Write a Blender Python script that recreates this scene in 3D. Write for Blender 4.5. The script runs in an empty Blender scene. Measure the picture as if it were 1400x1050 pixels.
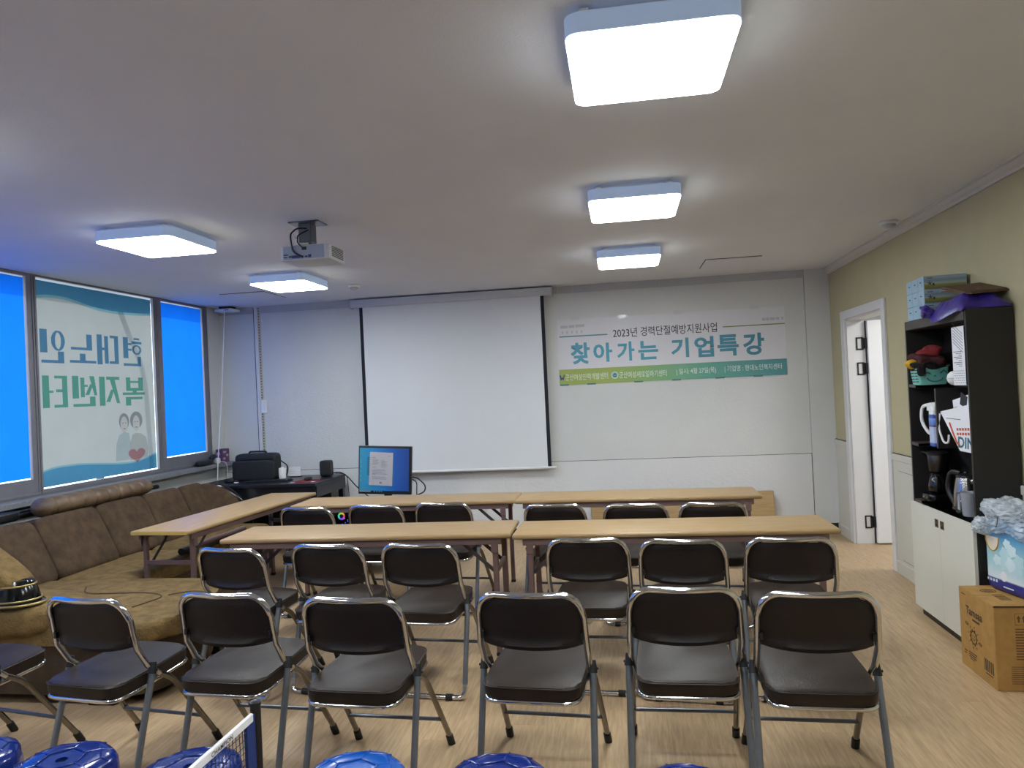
import bpy, bmesh, math, random
from mathutils import Vector, Matrix
random.seed(7)
SC = bpy.context.scene
COL = SC.collection
PI = math.pi

# ------------------------------------------------------------------ camera
def set_camera(h=1.544, yaw=8.519, pitch=0.556, roll=2.689, f=1007.2):
    y, t, r = map(math.radians, (yaw, pitch, roll))
    F = Vector((-math.sin(y)*math.cos(t), math.cos(y)*math.cos(t), math.sin(t)))
    r0 = Vector((math.cos(y), math.sin(y), 0))
    u0 = r0.cross(F)
    Rt = math.cos(r)*r0 - math.sin(r)*u0
    U = Rt.cross(F)
    cd = bpy.data.cameras.new('camera'); co = bpy.data.objects.new('camera', cd)
    COL.objects.link(co)
    M = Matrix((Rt, U, -F)).transposed().to_4x4()
    M.translation = (0, 0, h)
    co.matrix_world = M
    cd.sensor_width = 36; cd.lens = f/1400*36; cd.clip_start = .05
    SC.camera = co
set_camera()

# ------------------------------------------------------------------ world, sun, exposure
w = bpy.data.worlds.new('sky'); SC.world = w; w.use_nodes = True
bg = w.node_tree.nodes['Background']
bg.inputs[0].default_value = (.80, .90, 1, 1); bg.inputs[1].default_value = 5.6
sl = bpy.data.lights.new('sun', 'SUN'); so = bpy.data.objects.new('sun', sl); COL.objects.link(so)
sl.energy = 5.0; sl.angle = math.radians(1.5); sl.color = (1, .96, .9)
so.rotation_euler = Vector((.80, .34, -.50)).to_track_quat('-Z', 'Y').to_euler()
LAMP = 57.0            # emission of the ceiling diffusers
SC.view_settings.view_transform = 'Standard'; SC.view_settings.look = 'None'
SC.view_settings.gamma = 1; SC.view_settings.use_curve_mapping = False
SC.view_settings.exposure = -0.55
SC.cycles.use_denoising = True
SC.cycles.max_bounces = 8
SC.cycles.sample_clamp_indirect = 6

# ------------------------------------------------------------------ materials
def lin(c):
    return tuple(((v/255)/12.92 if v/255 <= .04045 else ((v/255+.055)/1.055)**2.4) for v in c) + (1,)
MATS = {}
def mat(name, rgb, rough=.6, metal=0, var=0, vscale=8, bump=0, bscale=60, stretch=None, spec=.5, emit=0,
        rgb2=None, coat=0, objvar=0):
    if name in MATS: return MATS[name]
    m = bpy.data.materials.new(name); m.use_nodes = True
    nt = m.node_tree; b = nt.nodes['Principled BSDF']
    b.inputs['Roughness'].default_value = rough; b.inputs['Metallic'].default_value = metal
    b.inputs['Specular IOR Level'].default_value = spec
    b.inputs['Coat Weight'].default_value = coat
    c = lin(rgb); b.inputs['Base Color'].default_value = c
    if emit:
        b.inputs['Emission Color'].default_value = c; b.inputs['Emission Strength'].default_value = emit
    co = nt.nodes.new('ShaderNodeTexCoord'); mp = nt.nodes.new('ShaderNodeMapping')
    nt.links.new(co.outputs['Object'], mp.inputs[0])
    if stretch: mp.inputs['Scale'].default_value = stretch
    if var or rgb2:
        n = nt.nodes.new('ShaderNodeTexNoise'); n.inputs['Scale'].default_value = vscale
        n.inputs['Detail'].default_value = 5; n.inputs['Roughness'].default_value = .6
        nt.links.new(mp.outputs[0], n.inputs[0])
        rp = nt.nodes.new('ShaderNodeValToRGB')
        rp.color_ramp.elements[0].position = .32; rp.color_ramp.elements[1].position = .68
        c2 = lin(rgb2) if rgb2 else c
        lo = 1-var; hi = 1+var
        rp.color_ramp.elements[0].color = tuple(v*lo for v in c[:3])+(1,)
        rp.color_ramp.elements[1].color = tuple(min(1, v*hi) for v in c2[:3])+(1,)
        nt.links.new(n.outputs[0], rp.inputs[0])
        out = rp.outputs[0]
        if objvar:
            oi = nt.nodes.new('ShaderNodeObjectInfo')
            mr = nt.nodes.new('ShaderNodeMapRange'); mr.inputs[3].default_value = 1-objvar; mr.inputs[4].default_value = 1+objvar
            nt.links.new(oi.outputs['Random'], mr.inputs[0])
            mx = nt.nodes.new('ShaderNodeVectorMath'); mx.operation = 'SCALE'
            nt.links.new(out, mx.inputs[0]); nt.links.new(mr.outputs[0], mx.inputs['Scale'])
            out = mx.outputs[0]
            va = nt.nodes.new('ShaderNodeVectorMath'); va.operation = 'ADD'
            ml = nt.nodes.new('ShaderNodeMath'); ml.operation = 'MULTIPLY'; ml.inputs[1].default_value = 40
            nt.links.new(oi.outputs['Random'], ml.inputs[0])
            nt.links.new(co.outputs['Object'], va.inputs[0]); nt.links.new(ml.outputs[0], va.inputs[1])
            nt.links.new(va.outputs[0], mp.inputs[0])
        nt.links.new(out, b.inputs['Base Color'])
    if bump:
        n2 = nt.nodes.new('ShaderNodeTexNoise'); n2.inputs['Scale'].default_value = bscale
        n2.inputs['Detail'].default_value = 3
        nt.links.new(mp.outputs[0], n2.inputs[0])
        bp = nt.nodes.new('ShaderNodeBump'); bp.inputs['Strength'].default_value = bump
        bp.inputs['Distance'].default_value = .01
        nt.links.new(n2.outputs[0], bp.inputs['Height']); nt.links.new(bp.outputs[0], b.inputs['Normal'])
    MATS[name] = m
    return m
def shader_mat(name, kind, rgb, mix=None):
    m = bpy.data.materials.new(name); m.use_nodes = True
    nt = m.node_tree; nt.nodes.remove(nt.nodes['Principled BSDF'])
    out = [n for n in nt.nodes if n.type == 'OUTPUT_MATERIAL'][0]
    if kind == 'trans':            # translucent sheet, light from behind shines through it
        a = nt.nodes.new('ShaderNodeBsdfTranslucent'); a.inputs[0].default_value = tuple(rgb)+(1,)
        tc = nt.nodes.new('ShaderNodeTexCoord'); no = nt.nodes.new('ShaderNodeTexNoise')
        no.inputs['Scale'].default_value = 5; no.inputs['Detail'].default_value = 4
        nt.links.new(tc.outputs['Object'], no.inputs[0])
        mr = nt.nodes.new('ShaderNodeMapRange'); mr.inputs[3].default_value = .9; mr.inputs[4].default_value = 1.08
        nt.links.new(no.outputs[0], mr.inputs[0])
        vm = nt.nodes.new('ShaderNodeVectorMath'); vm.operation = 'SCALE'; vm.inputs[0].default_value = rgb
        nt.links.new(mr.outputs[0], vm.inputs['Scale']); nt.links.new(vm.outputs[0], a.inputs[0])
        d = nt.nodes.new('ShaderNodeBsdfDiffuse'); d.inputs[0].default_value = tuple(rgb)+(1,)
        mx = nt.nodes.new('ShaderNodeMixShader'); mx.inputs[0].default_value = .15
        nt.links.new(a.outputs[0], mx.inputs[1]); nt.links.new(d.outputs[0], mx.inputs[2])
        nt.links.new(mx.outputs[0], out.inputs[0])
    elif kind == 'filter':         # printed ink layer: tints what shines through
        a = nt.nodes.new('ShaderNodeBsdfTransparent'); a.inputs[0].default_value = tuple(rgb)+(1,)
        nt.links.new(a.outputs[0], out.inputs[0])
    elif kind == 'glass':          # thin clear pane / clear plastic
        a = nt.nodes.new('ShaderNodeBsdfTransparent'); a.inputs[0].default_value = tuple(rgb)+(1,)
        g = nt.nodes.new('ShaderNodeBsdfGlossy'); g.inputs[1].default_value = .05 if mix is None else mix[1]
        mx = nt.nodes.new('ShaderNodeMixShader'); mx.inputs[0].default_value = .06 if mix is None else mix[0]
        nt.links.new(a.outputs[0], mx.inputs[1]); nt.links.new(g.outputs[0], mx.inputs[2])
        nt.links.new(mx.outputs[0], out.inputs[0])
    elif kind == 'emit':
        a = nt.nodes.new('ShaderNodeEmission'); a.inputs[0].default_value = tuple(rgb)+(1,); a.inputs[1].default_value = mix
        nt.links.new(a.outputs[0], out.inputs[0])
    MATS[name] = m
    return m
def gradient_mat(name, stops, axis, a, b, rough=.6, emit=0):
    """colour ramp along a world/object axis between a and b (a printed gradient)"""
    m = bpy.data.materials.new(name); m.use_nodes = True; nt = m.node_tree; bs = nt.nodes['Principled BSDF']
    bs.inputs['Roughness'].default_value = rough
    tc = nt.nodes.new('ShaderNodeTexCoord'); sx = nt.nodes.new('ShaderNodeSeparateXYZ')
    nt.links.new(tc.outputs['Object'], sx.inputs[0])
    mr = nt.nodes.new('ShaderNodeMapRange'); mr.inputs[1].default_value = a; mr.inputs[2].default_value = b
    nt.links.new(sx.outputs['XYZ'.index(axis)], mr.inputs[0])
    rp = nt.nodes.new('ShaderNodeValToRGB'); nt.links.new(mr.outputs[0], rp.inputs[0])
    e = rp.color_ramp.elements
    while len(e) < len(stops): e.new(.5)
    for k, (p, c) in enumerate(stops): e[k].position = p; e[k].color = lin(c)
    nt.links.new(rp.outputs[0], bs.inputs['Base Color'])
    if emit:
        nt.links.new(rp.outputs[0], bs.inputs['Emission Color']); bs.inputs['Emission Strength'].default_value = emit
    MATS[name] = m
    return m

WALLW = mat('wall_white_paper', (205, 207, 206), .75, bump=.35, bscale=55, var=.02, vscale=2)
WALLLOW = mat('wall_white_lower', (212, 213, 214), .75, bump=.5, bscale=40, var=.02, vscale=2)
CEILM = mat('ceiling_paper', (218, 221, 228), .85, bump=.12, bscale=140, var=.015, vscale=3)
YELLOW = mat('wall_yellow_paper', (180, 172, 138), .8, bump=.15, bscale=180, var=.03, vscale=4)
WAINS = mat('wainscot_cream', (196, 194, 182), .55, var=.015, vscale=4)
TRIMW = mat('trim_white', (212, 212, 212), .5, var=.02, vscale=6)
TRIMG = mat('trim_grey', (176, 178, 182), .6, var=.02, vscale=6)
JOINT = mat('joint_dark', (46, 46, 48), .8, var=.05)
BLACK = mat('black_plastic', (18, 18, 20), .45, var=.08, vscale=20)
BLACKG = mat('black_gloss', (10, 10, 12), .15, var=.05)
BLACKW = mat('black_wood', (30, 27, 27), .5, var=.12, vscale=10, stretch=(1, 1, 8))
DESKM = mat('desk_black', (25, 26, 30), .32, var=.1, vscale=8)
FLOORM = mat('floor_wood', (163, 137, 104), .42, rgb2=(186, 158, 122), var=.05, vscale=9, stretch=(9, .7, 1), bump=.06, bscale=60, objvar=.05)
ALU = mat('window_frame_alu', (118, 118, 126), .45, metal=.25, var=.06)
SILLM = mat('sill_stone', (120, 122, 126), .5, var=.18, vscale=60)
CHROME = mat('chrome', (215, 215, 215), .13, metal=1, var=.06, vscale=25, bump=.05, bscale=30)
CHROMEB = mat('chrome_aged', (132, 126, 116), .2, metal=1, var=.12, vscale=30)
STEELG = mat('steel_grey', (105, 110, 118), .34, metal=.85, var=.08, vscale=20)
LEGGREY = mat('chair_leg_grey', (128, 133, 141), .36, metal=.75, var=.08, vscale=20)
VINYL = mat('vinyl_brown', (42, 33, 27), .46, var=.14, vscale=14, bump=.12, bscale=160, spec=.26)
VINYLB = mat('vinyl_back', (27, 20, 19), .45, var=.25, vscale=9, bump=.12, bscale=120, spec=.4)
VINYLBL = mat('vinyl_bluish', (46, 44, 62), .36, var=.1, vscale=14, bump=.08, bscale=160)
RUBBER = mat('rubber_black', (14, 14, 15), .6, var=.1)
TABLEW = mat('table_laminate', (153, 125, 84), .38, rgb2=(171, 142, 101), var=.03, vscale=5, stretch=(1.2, 16, 16), bump=.02, bscale=40)
TABLEEDGE = mat('table_edge_yellow', (188, 160, 78), .5, var=.05)
MAUVE = mat('mauve_steel', (112, 88, 84), .5, var=.06, vscale=12)
MAUVED = mat('mauve_steel_dark', (66, 54, 54), .5, var=.06, vscale=12)
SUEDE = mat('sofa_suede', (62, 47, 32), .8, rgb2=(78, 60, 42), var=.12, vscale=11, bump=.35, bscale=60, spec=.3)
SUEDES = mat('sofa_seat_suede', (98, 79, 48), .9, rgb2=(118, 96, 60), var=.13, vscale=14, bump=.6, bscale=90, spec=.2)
SUEDED = mat('sofa_base', (58, 46, 33), .75, rgb2=(72, 58, 42), var=.12, vscale=6, bump=.2, bscale=60, spec=.3)
BOLST = mat('bolster_leather', (88, 70, 52), .5, rgb2=(108, 88, 66), var=.12, vscale=9, bump=.3, bscale=30)
PIPING = mat('sofa_seam', (66, 50, 34), .8, var=.1)
GOLD = mat('gold_trim', (170, 150, 96), .35, metal=.7, var=.08)
BLUEP = mat('blue_plastic', (10, 36, 112), .2, var=.06, vscale=6, coat=.3)
BLUEPL = mat('blue_plastic_light', (12, 80, 168), .2, var=.06, vscale=6, coat=.3)
WHITEP = mat('white_plastic', (225, 226, 226), .4, var=.02)
WHITEG = mat('white_gloss', (222, 224, 222), .3, var=.02)
PAPER = mat('paper_white', (226, 226, 230), .7, var=.02)
CARD = mat('cardboard', (162, 122, 62), .8, rgb2=(170, 130, 70), var=.05, vscale=18, bump=.1, bscale=90)
CARDD = mat('cardboard_dark_print', (62, 46, 30), .8, var=.1)
CARDB = mat('brown_card', (96, 72, 48), .8, var=.1)
FABB = mat('bag_black_nylon', (24, 25, 28), .7, var=.15, vscale=40, bump=.3, bscale=200)
PURPLE = mat('purple_bag', (54, 38, 128), .32, var=.3, vscale=7, bump=.5, bscale=14)
TEAL = mat('teal_plastic', (112, 184, 172), .45, var=.03)
RED = mat('red_cloth', (120, 26, 30), .85, var=.2, vscale=20, bump=.5, bscale=40)
DRED = mat('maroon_cloth', (62, 20, 24), .85, var=.2, vscale=20, bump=.5, bscale=40)
YEL = mat('yellow_cloth', (204, 158, 30), .8, var=.1, vscale=20, bump=.4, bscale=40)
DCLOTH = mat('black_cloth', (20, 20, 24), .85, var=.2, vscale=20, bump=.4, bscale=40)
STEEL = mat('brushed_steel', (176, 172, 168), .24, metal=1, var=.1, vscale=30, stretch=(8, 8, .4))
STEELD = mat('dark_steel', (88, 86, 84), .35, metal=1, var=.15, vscale=30, stretch=(14, 14, .3))
GREYP = mat('grey_cup', (160, 164, 172), .25, var=.03)
CREAMD = mat('cabinet_door_cream', (206, 204, 192), .45, var=.012, vscale=4)
SCREENW = mat('screen_white', (220, 223, 226), .8, var=.01, vscale=3)
BANNERW = mat('banner_white', (212, 212, 217), .55, var=.015, vscale=4)
INKT = gradient_mat('ink_teal', [(0, (84, 158, 180)), (1, (66, 124, 144))], 'X', -.55, 1.45)
INKB = mat('ink_black', (36, 38, 44), .6, var=.03)
INKG = mat('ink_faint', (186, 186, 190), .7, var=.03)
INKGR = mat('ink_green', (120, 132, 62), .6, var=.03)
INKTL = mat('ink_teal_line', (80, 136, 152), .6, var=.03)
INKW = mat('ink_white', (214, 226, 222), .6, var=.02)
NAVY = mat('ink_navy', (40, 56, 116), .6, var=.03)
STRIPE = gradient_mat('banner_stripe', [(0, (156, 172, 92)), (.16, (136, 172, 106)), (.42, (104, 168, 148)), (.75, (82, 144, 150)), (1, (72, 130, 144))], 'X', -.64, 1.62)
GLASS = shader_mat('window_glass', 'glass', (.96, .98, 1))
CLEAR = shader_mat('clear_plastic', 'glass', (.82, .84, .86), (.16, .12))
def wrap_mat():
    m = bpy.data.materials.new('plastic_wrap'); m.use_nodes = True; nt = m.node_tree; b = nt.nodes['Principled BSDF']
    b.inputs['Base Color'].default_value = (.62, .68, .72, 1); b.inputs['Roughness'].default_value = .22
    out = [n for n in nt.nodes if n.type == 'OUTPUT_MATERIAL'][0]
    t = nt.nodes.new('ShaderNodeBsdfTransparent'); mx = nt.nodes.new('ShaderNodeMixShader')
    tc = nt.nodes.new('ShaderNodeTexCoord'); no = nt.nodes.new('ShaderNodeTexNoise'); no.inputs['Scale'].default_value = 14
    nt.links.new(tc.outputs['Object'], no.inputs[0])
    mr = nt.nodes.new('ShaderNodeMapRange'); mr.inputs[1].default_value = .3; mr.inputs[2].default_value = .7; mr.inputs[3].default_value = .25; mr.inputs[4].default_value = .85
    nt.links.new(no.outputs[0], mr.inputs[0]); nt.links.new(mr.outputs[0], mx.inputs[0])
    nt.links.new(t.outputs[0], mx.inputs[1]); nt.links.new(b.outputs[0], mx.inputs[2]); nt.links.new(mx.outputs[0], out.inputs[0])
    MATS['plastic_wrap'] = m; return m
WRAP = wrap_mat()
FILM = shader_mat('blue_film', 'trans', (.006, .122, .60))
BANTR = shader_mat('banner_translucent', 'trans', (.178, .186, .178))
F_WAVE = shader_mat('print_wave', 'filter', (.17, .50, .82))
F_WAVE2 = shader_mat('print_wave_edge', 'filter', (.45, .80, .92))
F_BLUE = shader_mat('print_blue', 'filter', (.17, .38, .62))
F_GREEN = shader_mat('print_green', 'filter', (.20, .55, .46))
F_GREY = shader_mat('print_grey', 'filter', (.45, .48, .50))
F_LIGHT = shader_mat('print_light', 'filter', (.84, .84, .85))
F_TORSO = shader_mat('print_torso', 'filter', (.72, .78, .82))
F_TORSO2 = shader_mat('print_torso2', 'filter', (.72, .72, .72))
F_FACE = shader_mat('print_face', 'filter', (.93, .86, .84))
F_HEART = shader_mat('print_heart', 'filter', (.90, .45, .50))
F_HALO = shader_mat('print_halo', 'filter', (.90, .90, .90))
LIGHT = shader_mat('led_diffuser', 'emit', (.915, .975, 1.0), LAMP)
LIGHTE = shader_mat('led_diffuser_edge', 'emit', (.95, 1, .92), LAMP*.55)
LIGHTS = mat('led_rim', (170, 192, 226), .4, var=.01, emit=.42)

# ------------------------------------------------------------------ mesh helpers
class B:
    """collects shapes in one bmesh"""
    def __init__(s): s.bm = bmesh.new()
    def face(s, pts):
        return s.bm.faces.new([s.bm.verts.new(p) for p in pts])
    def box(s, x0, x1, y0, y1, z0, z1, bev=0, M=None, seg=1):
        r = bmesh.ops.create_cube(s.bm, size=1); vs = r['verts']
        for v in vs:
            v.co = Vector(((x0+x1)/2+v.co.x*(x1-x0), (y0+y1)/2+v.co.y*(y1-y0), (z0+z1)/2+v.co.z*(z1-z0)))
        if bev:
            es = list({e for v in vs for e in v.link_edges})
            q = bmesh.ops.bevel(s.bm, geom=es, offset=bev, segments=seg, affect='EDGES', profile=.5)
            vs = list({v for f in q['faces'] for v in f.verts} | {v for v in vs if v.is_valid})
        if M is not None:
            for v in vs: v.co = M @ v.co
        return vs
    def tube(s, pts, r, seg=8, cap=True, closed=False, squash=None):
        pts = [Vector(p) for p in pts]; n = len(pts); rings = []
        up = None
        for i, p in enumerate(pts):
            if closed: t = pts[(i+1) % n]-pts[i-1]
            else: t = pts[min(i+1, n-1)]-pts[max(i-1, 0)]
            if t.length < 1e-9: t = Vector((0, 0, 1))
            t.normalize()
            if up is None:
                a = Vector((0, 0, 1)) if abs(t.z) < .9 else Vector((1, 0, 0))
                up = (a-t*a.dot(t)).normalized()
            else:
                up = up-t*up.dot(t)
                up = up.normalized() if up.length > 1e-6 else t.orthogonal().normalized()
            sd = t.cross(up)
            rr = r[i] if isinstance(r, (list, tuple)) else r
            k1, k2 = squash or (1, 1)
            rings.append([s.bm.verts.new(p+rr*(k1*math.cos(2*PI*k/seg)*up+k2*math.sin(2*PI*k/seg)*sd)) for k in range(seg)])
        m = n if closed else n-1
        for i in range(m):
            a, b = rings[i], rings[(i+1) % n]
            for k in range(seg):
                s.bm.faces.new((a[k], a[(k+1) % seg], b[(k+1) % seg], b[k]))
        if cap and not closed:
            s.bm.faces.new(rings[0][::-1]); s.bm.faces.new(rings[-1])
    def lathe(s, prof, c=(0, 0, 0), seg=24, lobes=0, amp=0, M=None):
        rings = []
        for (r, z) in prof:
            ring = []
            for k in range(seg):
                a = 2*PI*k/seg; q = r*(1+amp*math.cos(lobes*a)) if lobes else r
                p = Vector((q*math.cos(a), q*math.sin(a), z))
                ring.append(s.bm.verts.new((M @ p if M is not None else p)+Vector(c)))
            rings.append(ring)
        for a, b in zip(rings, rings[1:]):
            for k in range(seg): s.bm.faces.new((a[k], a[(k+1) % seg], b[(k+1) % seg], b[k]))
        if prof[0][0] > 1e-5: s.bm.faces.new(rings[0][::-1])
        if prof[-1][0] > 1e-5: s.bm.faces.new(rings[-1])
    def superbox(s, c, size, n=5, cuts=7, M=None, fn=None):
        """rounded, slightly bulging box"""
        r = bmesh.ops.create_grid(s.bm, x_segments=1, y_segments=1, size=1) if False else None
        N = cuts; vs = {}
        def V(i, j, k):
            key = (i, j, k)
            if key not in vs:
                p = Vector((2*i/N-1, 2*j/N-1, 2*k/N-1))
                q = (abs(p.x)**n+abs(p.y)**n+abs(p.z)**n)**(1/n)
                p = p/q
                p = Vector((p.x*size[0]/2, p.y*size[1]/2, p.z*size[2]/2))
                if fn: p = fn(p)
                if M is not None: p = M @ p
                vs[key] = s.bm.verts.new(p+Vector(c))
            return vs[key]
        for a in range(N):
            for b in range(N):
                for (f, rev) in ((lambda u, v: (u, v, 0), 1), (lambda u, v: (u, v, N), 0), (lambda u, v: (u, 0, v), 0),
                                 (lambda u, v: (u, N, v), 1), (lambda u, v: (0, u, v), 1), (lambda u, v: (N, u, v), 0)):
                    q = [V(*f(a, b)), V(*f(a+1, b)), V(*f(a+1, b+1)), V(*f(a, b+1))]
                    s.bm.faces.new(q[::-1] if rev else q)
    def prism(s, pts, z0, z1, M=None, bev=0, seg=2):
        """outline in xy extruded from z0 to z1"""
        f0 = [Vector((x, y, z0)) for x, y in pts]; f1 = [Vector((x, y, z1)) for x, y in pts]
        a = [s.bm.verts.new(p) for p in f0]; b = [s.bm.verts.new(p) for p in f1]; n = len(pts)
        fs = [s.bm.faces.new(a[::-1]), s.bm.faces.new(b)]
        for k in range(n): fs.append(s.bm.faces.new((a[k], a[(k+1) % n], b[(k+1) % n], b[k])))
        vs = a+b
        if bev:
            es = list({e for e in fs[0].edges} | {e for e in fs[1].edges})
            q = bmesh.ops.bevel(s.bm, geom=es, offset=bev, segments=seg, affect='EDGES', profile=.5)
            vs = list({v for f in q['faces'] for v in f.verts} | {v for v in vs if v.is_valid})
        if M is not None:
            for v in vs: v.co = M @ v.co
    def flat(s, pts3):
        s.face(pts3)

def link(name, me, parent=None):
    o = bpy.data.objects.new(name, me); COL.objects.link(o)
    if parent: o.parent = parent
    return o
def ob(name, b, m, parent=None, smooth=35, world=True):
    """mesh object from a builder; coordinates are world ones, parents are Empties or meshes with an offset"""
    bmesh.ops.recalc_face_normals(b.bm, faces=b.bm.faces)
    me = bpy.data.meshes.new(name)
    if parent is not None and world:
        off = Vector((0, 0, 0)); q = parent
        while q: off += q.location; q = q.parent
        bmesh.ops.translate(b.bm, verts=b.bm.verts, vec=-off)
    b.bm.to_mesh(me); b.bm.free()
    me.materials.append(m)
    if smooth:
        me.polygons.foreach_set('use_smooth', [True]*len(me.polygons))
        me.set_sharp_from_angle(angle=math.radians(smooth))
    return link(name, me, parent)
def tag(o, label, cat, group=None, kind=None):
    o['label'] = label; o['category'] = cat
    if group: o['group'] = group
    if kind: o['kind'] = kind
    return o
def thing(name, loc, label, cat, group=None):
    o = bpy.data.objects.new(name, None); COL.objects.link(o); o.location = loc; o.empty_display_size = .1
    return tag(o, label, cat, group)
def struct(name, b, m, parent=None, smooth=0):
    o = ob(name, b, m, parent, smooth)
    if parent is None: o['kind'] = 'structure'
    return o
def copy_tree(o, parent=None):
    c = o.copy(); COL.objects.link(c)
    if parent: c.parent = parent
    for ch in list(o.children): copy_tree(ch, c)
    return c
def fillet(pts, r, n=5):
    """round the inner corners of a polyline"""
    pts = [Vector(p) for p in pts]; out = [pts[0]]
    for i in range(1, len(pts)-1):
        a, p, c = pts[i-1], pts[i], pts[i+1]
        u = (a-p); v = (c-p); d = min(r, u.length*.49, v.length*.49)
        A = p+u.normalized()*d; C_ = p+v.normalized()*d
        for k in range(n+1):
            t = k/n; out.append((1-t)**2*A+2*t*(1-t)*p+t*t*C_)
    out.append(pts[-1]); return out
def ell(cx, cy, rx, ry, n=24, a0=0, a1=2*PI):
    return [(cx+rx*math.cos(a0+(a1-a0)*k/n), cy+ry*math.sin(a0+(a1-a0)*k/n)) for k in range(n+(0 if abs(a1-a0-2*PI) < 1e-6 else 1))]
def rrect(x0, x1, y0, y1, r, n=5):
    out = []
    for cx, cy, a in ((x1-r, y1-r, 0), (x0+r, y1-r, PI/2), (x0+r, y0+r, PI), (x1-r, y0+r, 1.5*PI)):
        for k in range(n+1): out.append((cx+r*math.cos(a+PI/2*k/n), cy+r*math.sin(a+PI/2*k/n)))
    return out

def text(name, body, origin, right, up, width, height, m, parent, bold=0.0, both=True):
    """flat lettering whose ink box is width x height, lower left corner at origin"""
    c = bpy.data.curves.new('lettering', 'FONT'); c.body = body; c.offset = bold; c.resolution_u = 3
    t = bpy.data.objects.new('lettering', c); COL.objects.link(t)
    dg = bpy.context.evaluated_depsgraph_get()
    me = bpy.data.meshes.new_from_object(t.evaluated_get(dg))
    bpy.data.objects.remove(t)
    xs = [v.co.x for v in me.vertices]; ys = [v.co.y for v in me.vertices]
    x0, x1, y0, y1 = min(xs), max(xs), min(ys), max(ys)
    sy = height/(y1-y0); sx = width/(x1-x0) if width else sy
    R_, U_, O_ = Vector(right), Vector(up), Vector(origin)
    off = Vector((0, 0, 0)); q = parent
    while q: off += q.location; q = q.parent
    for v in me.vertices:
        v.co = O_+R_*((v.co.x-x0)*sx)+U_*((v.co.y-y0)*sy)-off
    me.materials.clear(); me.materials.append(m); me.name = name
    return link(name, me, parent)

XR, XL, YF, ZC, YB = 2.055, -4.42, 7.66, 2.611, -3.0

# ================================================================== SETTING
# floor of wood-print planks
b = B(); b.box(XL, XR, YB, YF, -.10, -.004); floor = struct('floor', b, mat('floor_joint', (96, 78, 58), .7, var=.05))
PW, PL = .182, 1.22
bp_ = B(); bp_.box(0, PW-.0006, 0, PL-.0006, -.006, 0); bmesh.ops.recalc_face_normals(bp_.bm, faces=bp_.bm.faces)
pm = bpy.data.meshes.new('plank'); bp_.bm.to_mesh(pm); bp_.bm.free(); pm.materials.append(FLOORM)
ncol = int((XR-XL)/PW)+1
for i in range(ncol):
    x = XL+i*PW
    w_ = min(PW, XR-x)
    offy = 2.2-(i*.43 % 1.0)*PL
    y = offy
    while y < YF-.02:
        l_ = min(PL, YF-y)
        o = link('plank', pm, floor); o.location = (x, y, 0)
        o.scale = (w_/PW, l_/PL, 1)
        y += PL
b = B(); b.box(XL, XR, YB, 2.25, -.006, -.0008); ob('floor_sheet', b, FLOORM, floor, 0)

b = B(); b.box(XL-.3, XR+.3, YB-.2, YF+.3, ZC, ZC+.15); ceiling = struct('ceiling', b, CEILM)

# front wall: upper boards stand a little proud of the lower part, dark joint at z .79
b = B(); b.box(XL-.2, XR+.2, YF+.012, YF+.25, -.1, ZC+.02); wf = struct('wall_front', b, JOINT)
b = B(); b.box(XL, 1.822, YF, YF+.012, .792, ZC); ob('upper_board', b, WALLW, wf, 0)
b = B(); b.box(XL, 1.818, YF+.005, YF+.013, .10, .786); ob('lower_board', b, WALLLOW, wf, 0)
b = B(); b.box(1.826, XR, YF-.012, YF+.013, .10, ZC); ob('corner_board', b, WALLW, wf, 0)
b = B(); b.box(XL, XR, YF-.004, YF+.013, 0, .10); struct('baseboard_front', b, BLACK)
tf = None
for k, (x0, x1) in enumerate(((XL, -4.02), (-3.94, -3.1), (-3.097, -.62), (-.617, -.46), (-.457, .42), (.423, 1.822))):
    b = B(); b.box(x0, x1, YF-.009, YF+.001, 2.535, ZC, .001)
    if tf is None: tf = struct('trim_1', b, TRIMG)
    else: ob('trim_board', b, TRIMG, tf, 0)

# right wall with the doorway, wainscot below z .92
DY0, DY1, DZ = 6.17, 7.16, 2.065
b = B()
b.box(XR, XR+.15, YB, DY0, 0, ZC); b.box(XR, XR+.15, DY1, YF+.02, 0, ZC); b.box(XR, XR+.15, DY0, DY1, DZ, ZC)
wr = struct('wall_right', b, YELLOW)
for (y0, y1) in ((YB, DY0-.075), (DY1+.095, YF-.012)):
    b = B(); b.box(XR-.010, XR+.001, y0, y1, .0, .90); ob('wainscot_board', b, WAINS, wr, 0)
    b = B(); b.box(XR-.020, XR+.001, y0, y1, .875, .925, .004); ob('chair_rail', b, WAINS, wr)
    b = B(); b.box(XR-.011, XR+.001, y0, y1, .926, .930); ob('rail_joint', b, JOINT, wr, 0)
def panel(y0, y1):
    b = B()
    for a in ((y0, y1, .12, .124), (y0, y1, .796, .80), (y0, y0+.004, .12, .80), (y1-.004, y1, .12, .80)):
        b.box(XR-.0112, XR-.009, *a)
    ob('panel_groove', b, mat('groove', (128, 126, 118), .8, var=.05), wr, 0)
    b = B(); b.box(XR-.0135, XR-.009, y0+.004, y1-.004, .124, .796, .002); ob('wainscot_panel', b, WAINS, wr, 0)
for k in range(6): panel(5.38-.66*k, 5.98-.66*k)
b = B()
b.box(XR-.022, XR, YB, DY0-.075, 0, .10, .004); struct('baseboard_right', b, WAINS)
b = B(); b.box(XR-.022, XR, DY1+.095, YF-.014, 0, .10, .004); struct('baseboard_right', b, WAINS)
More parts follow.
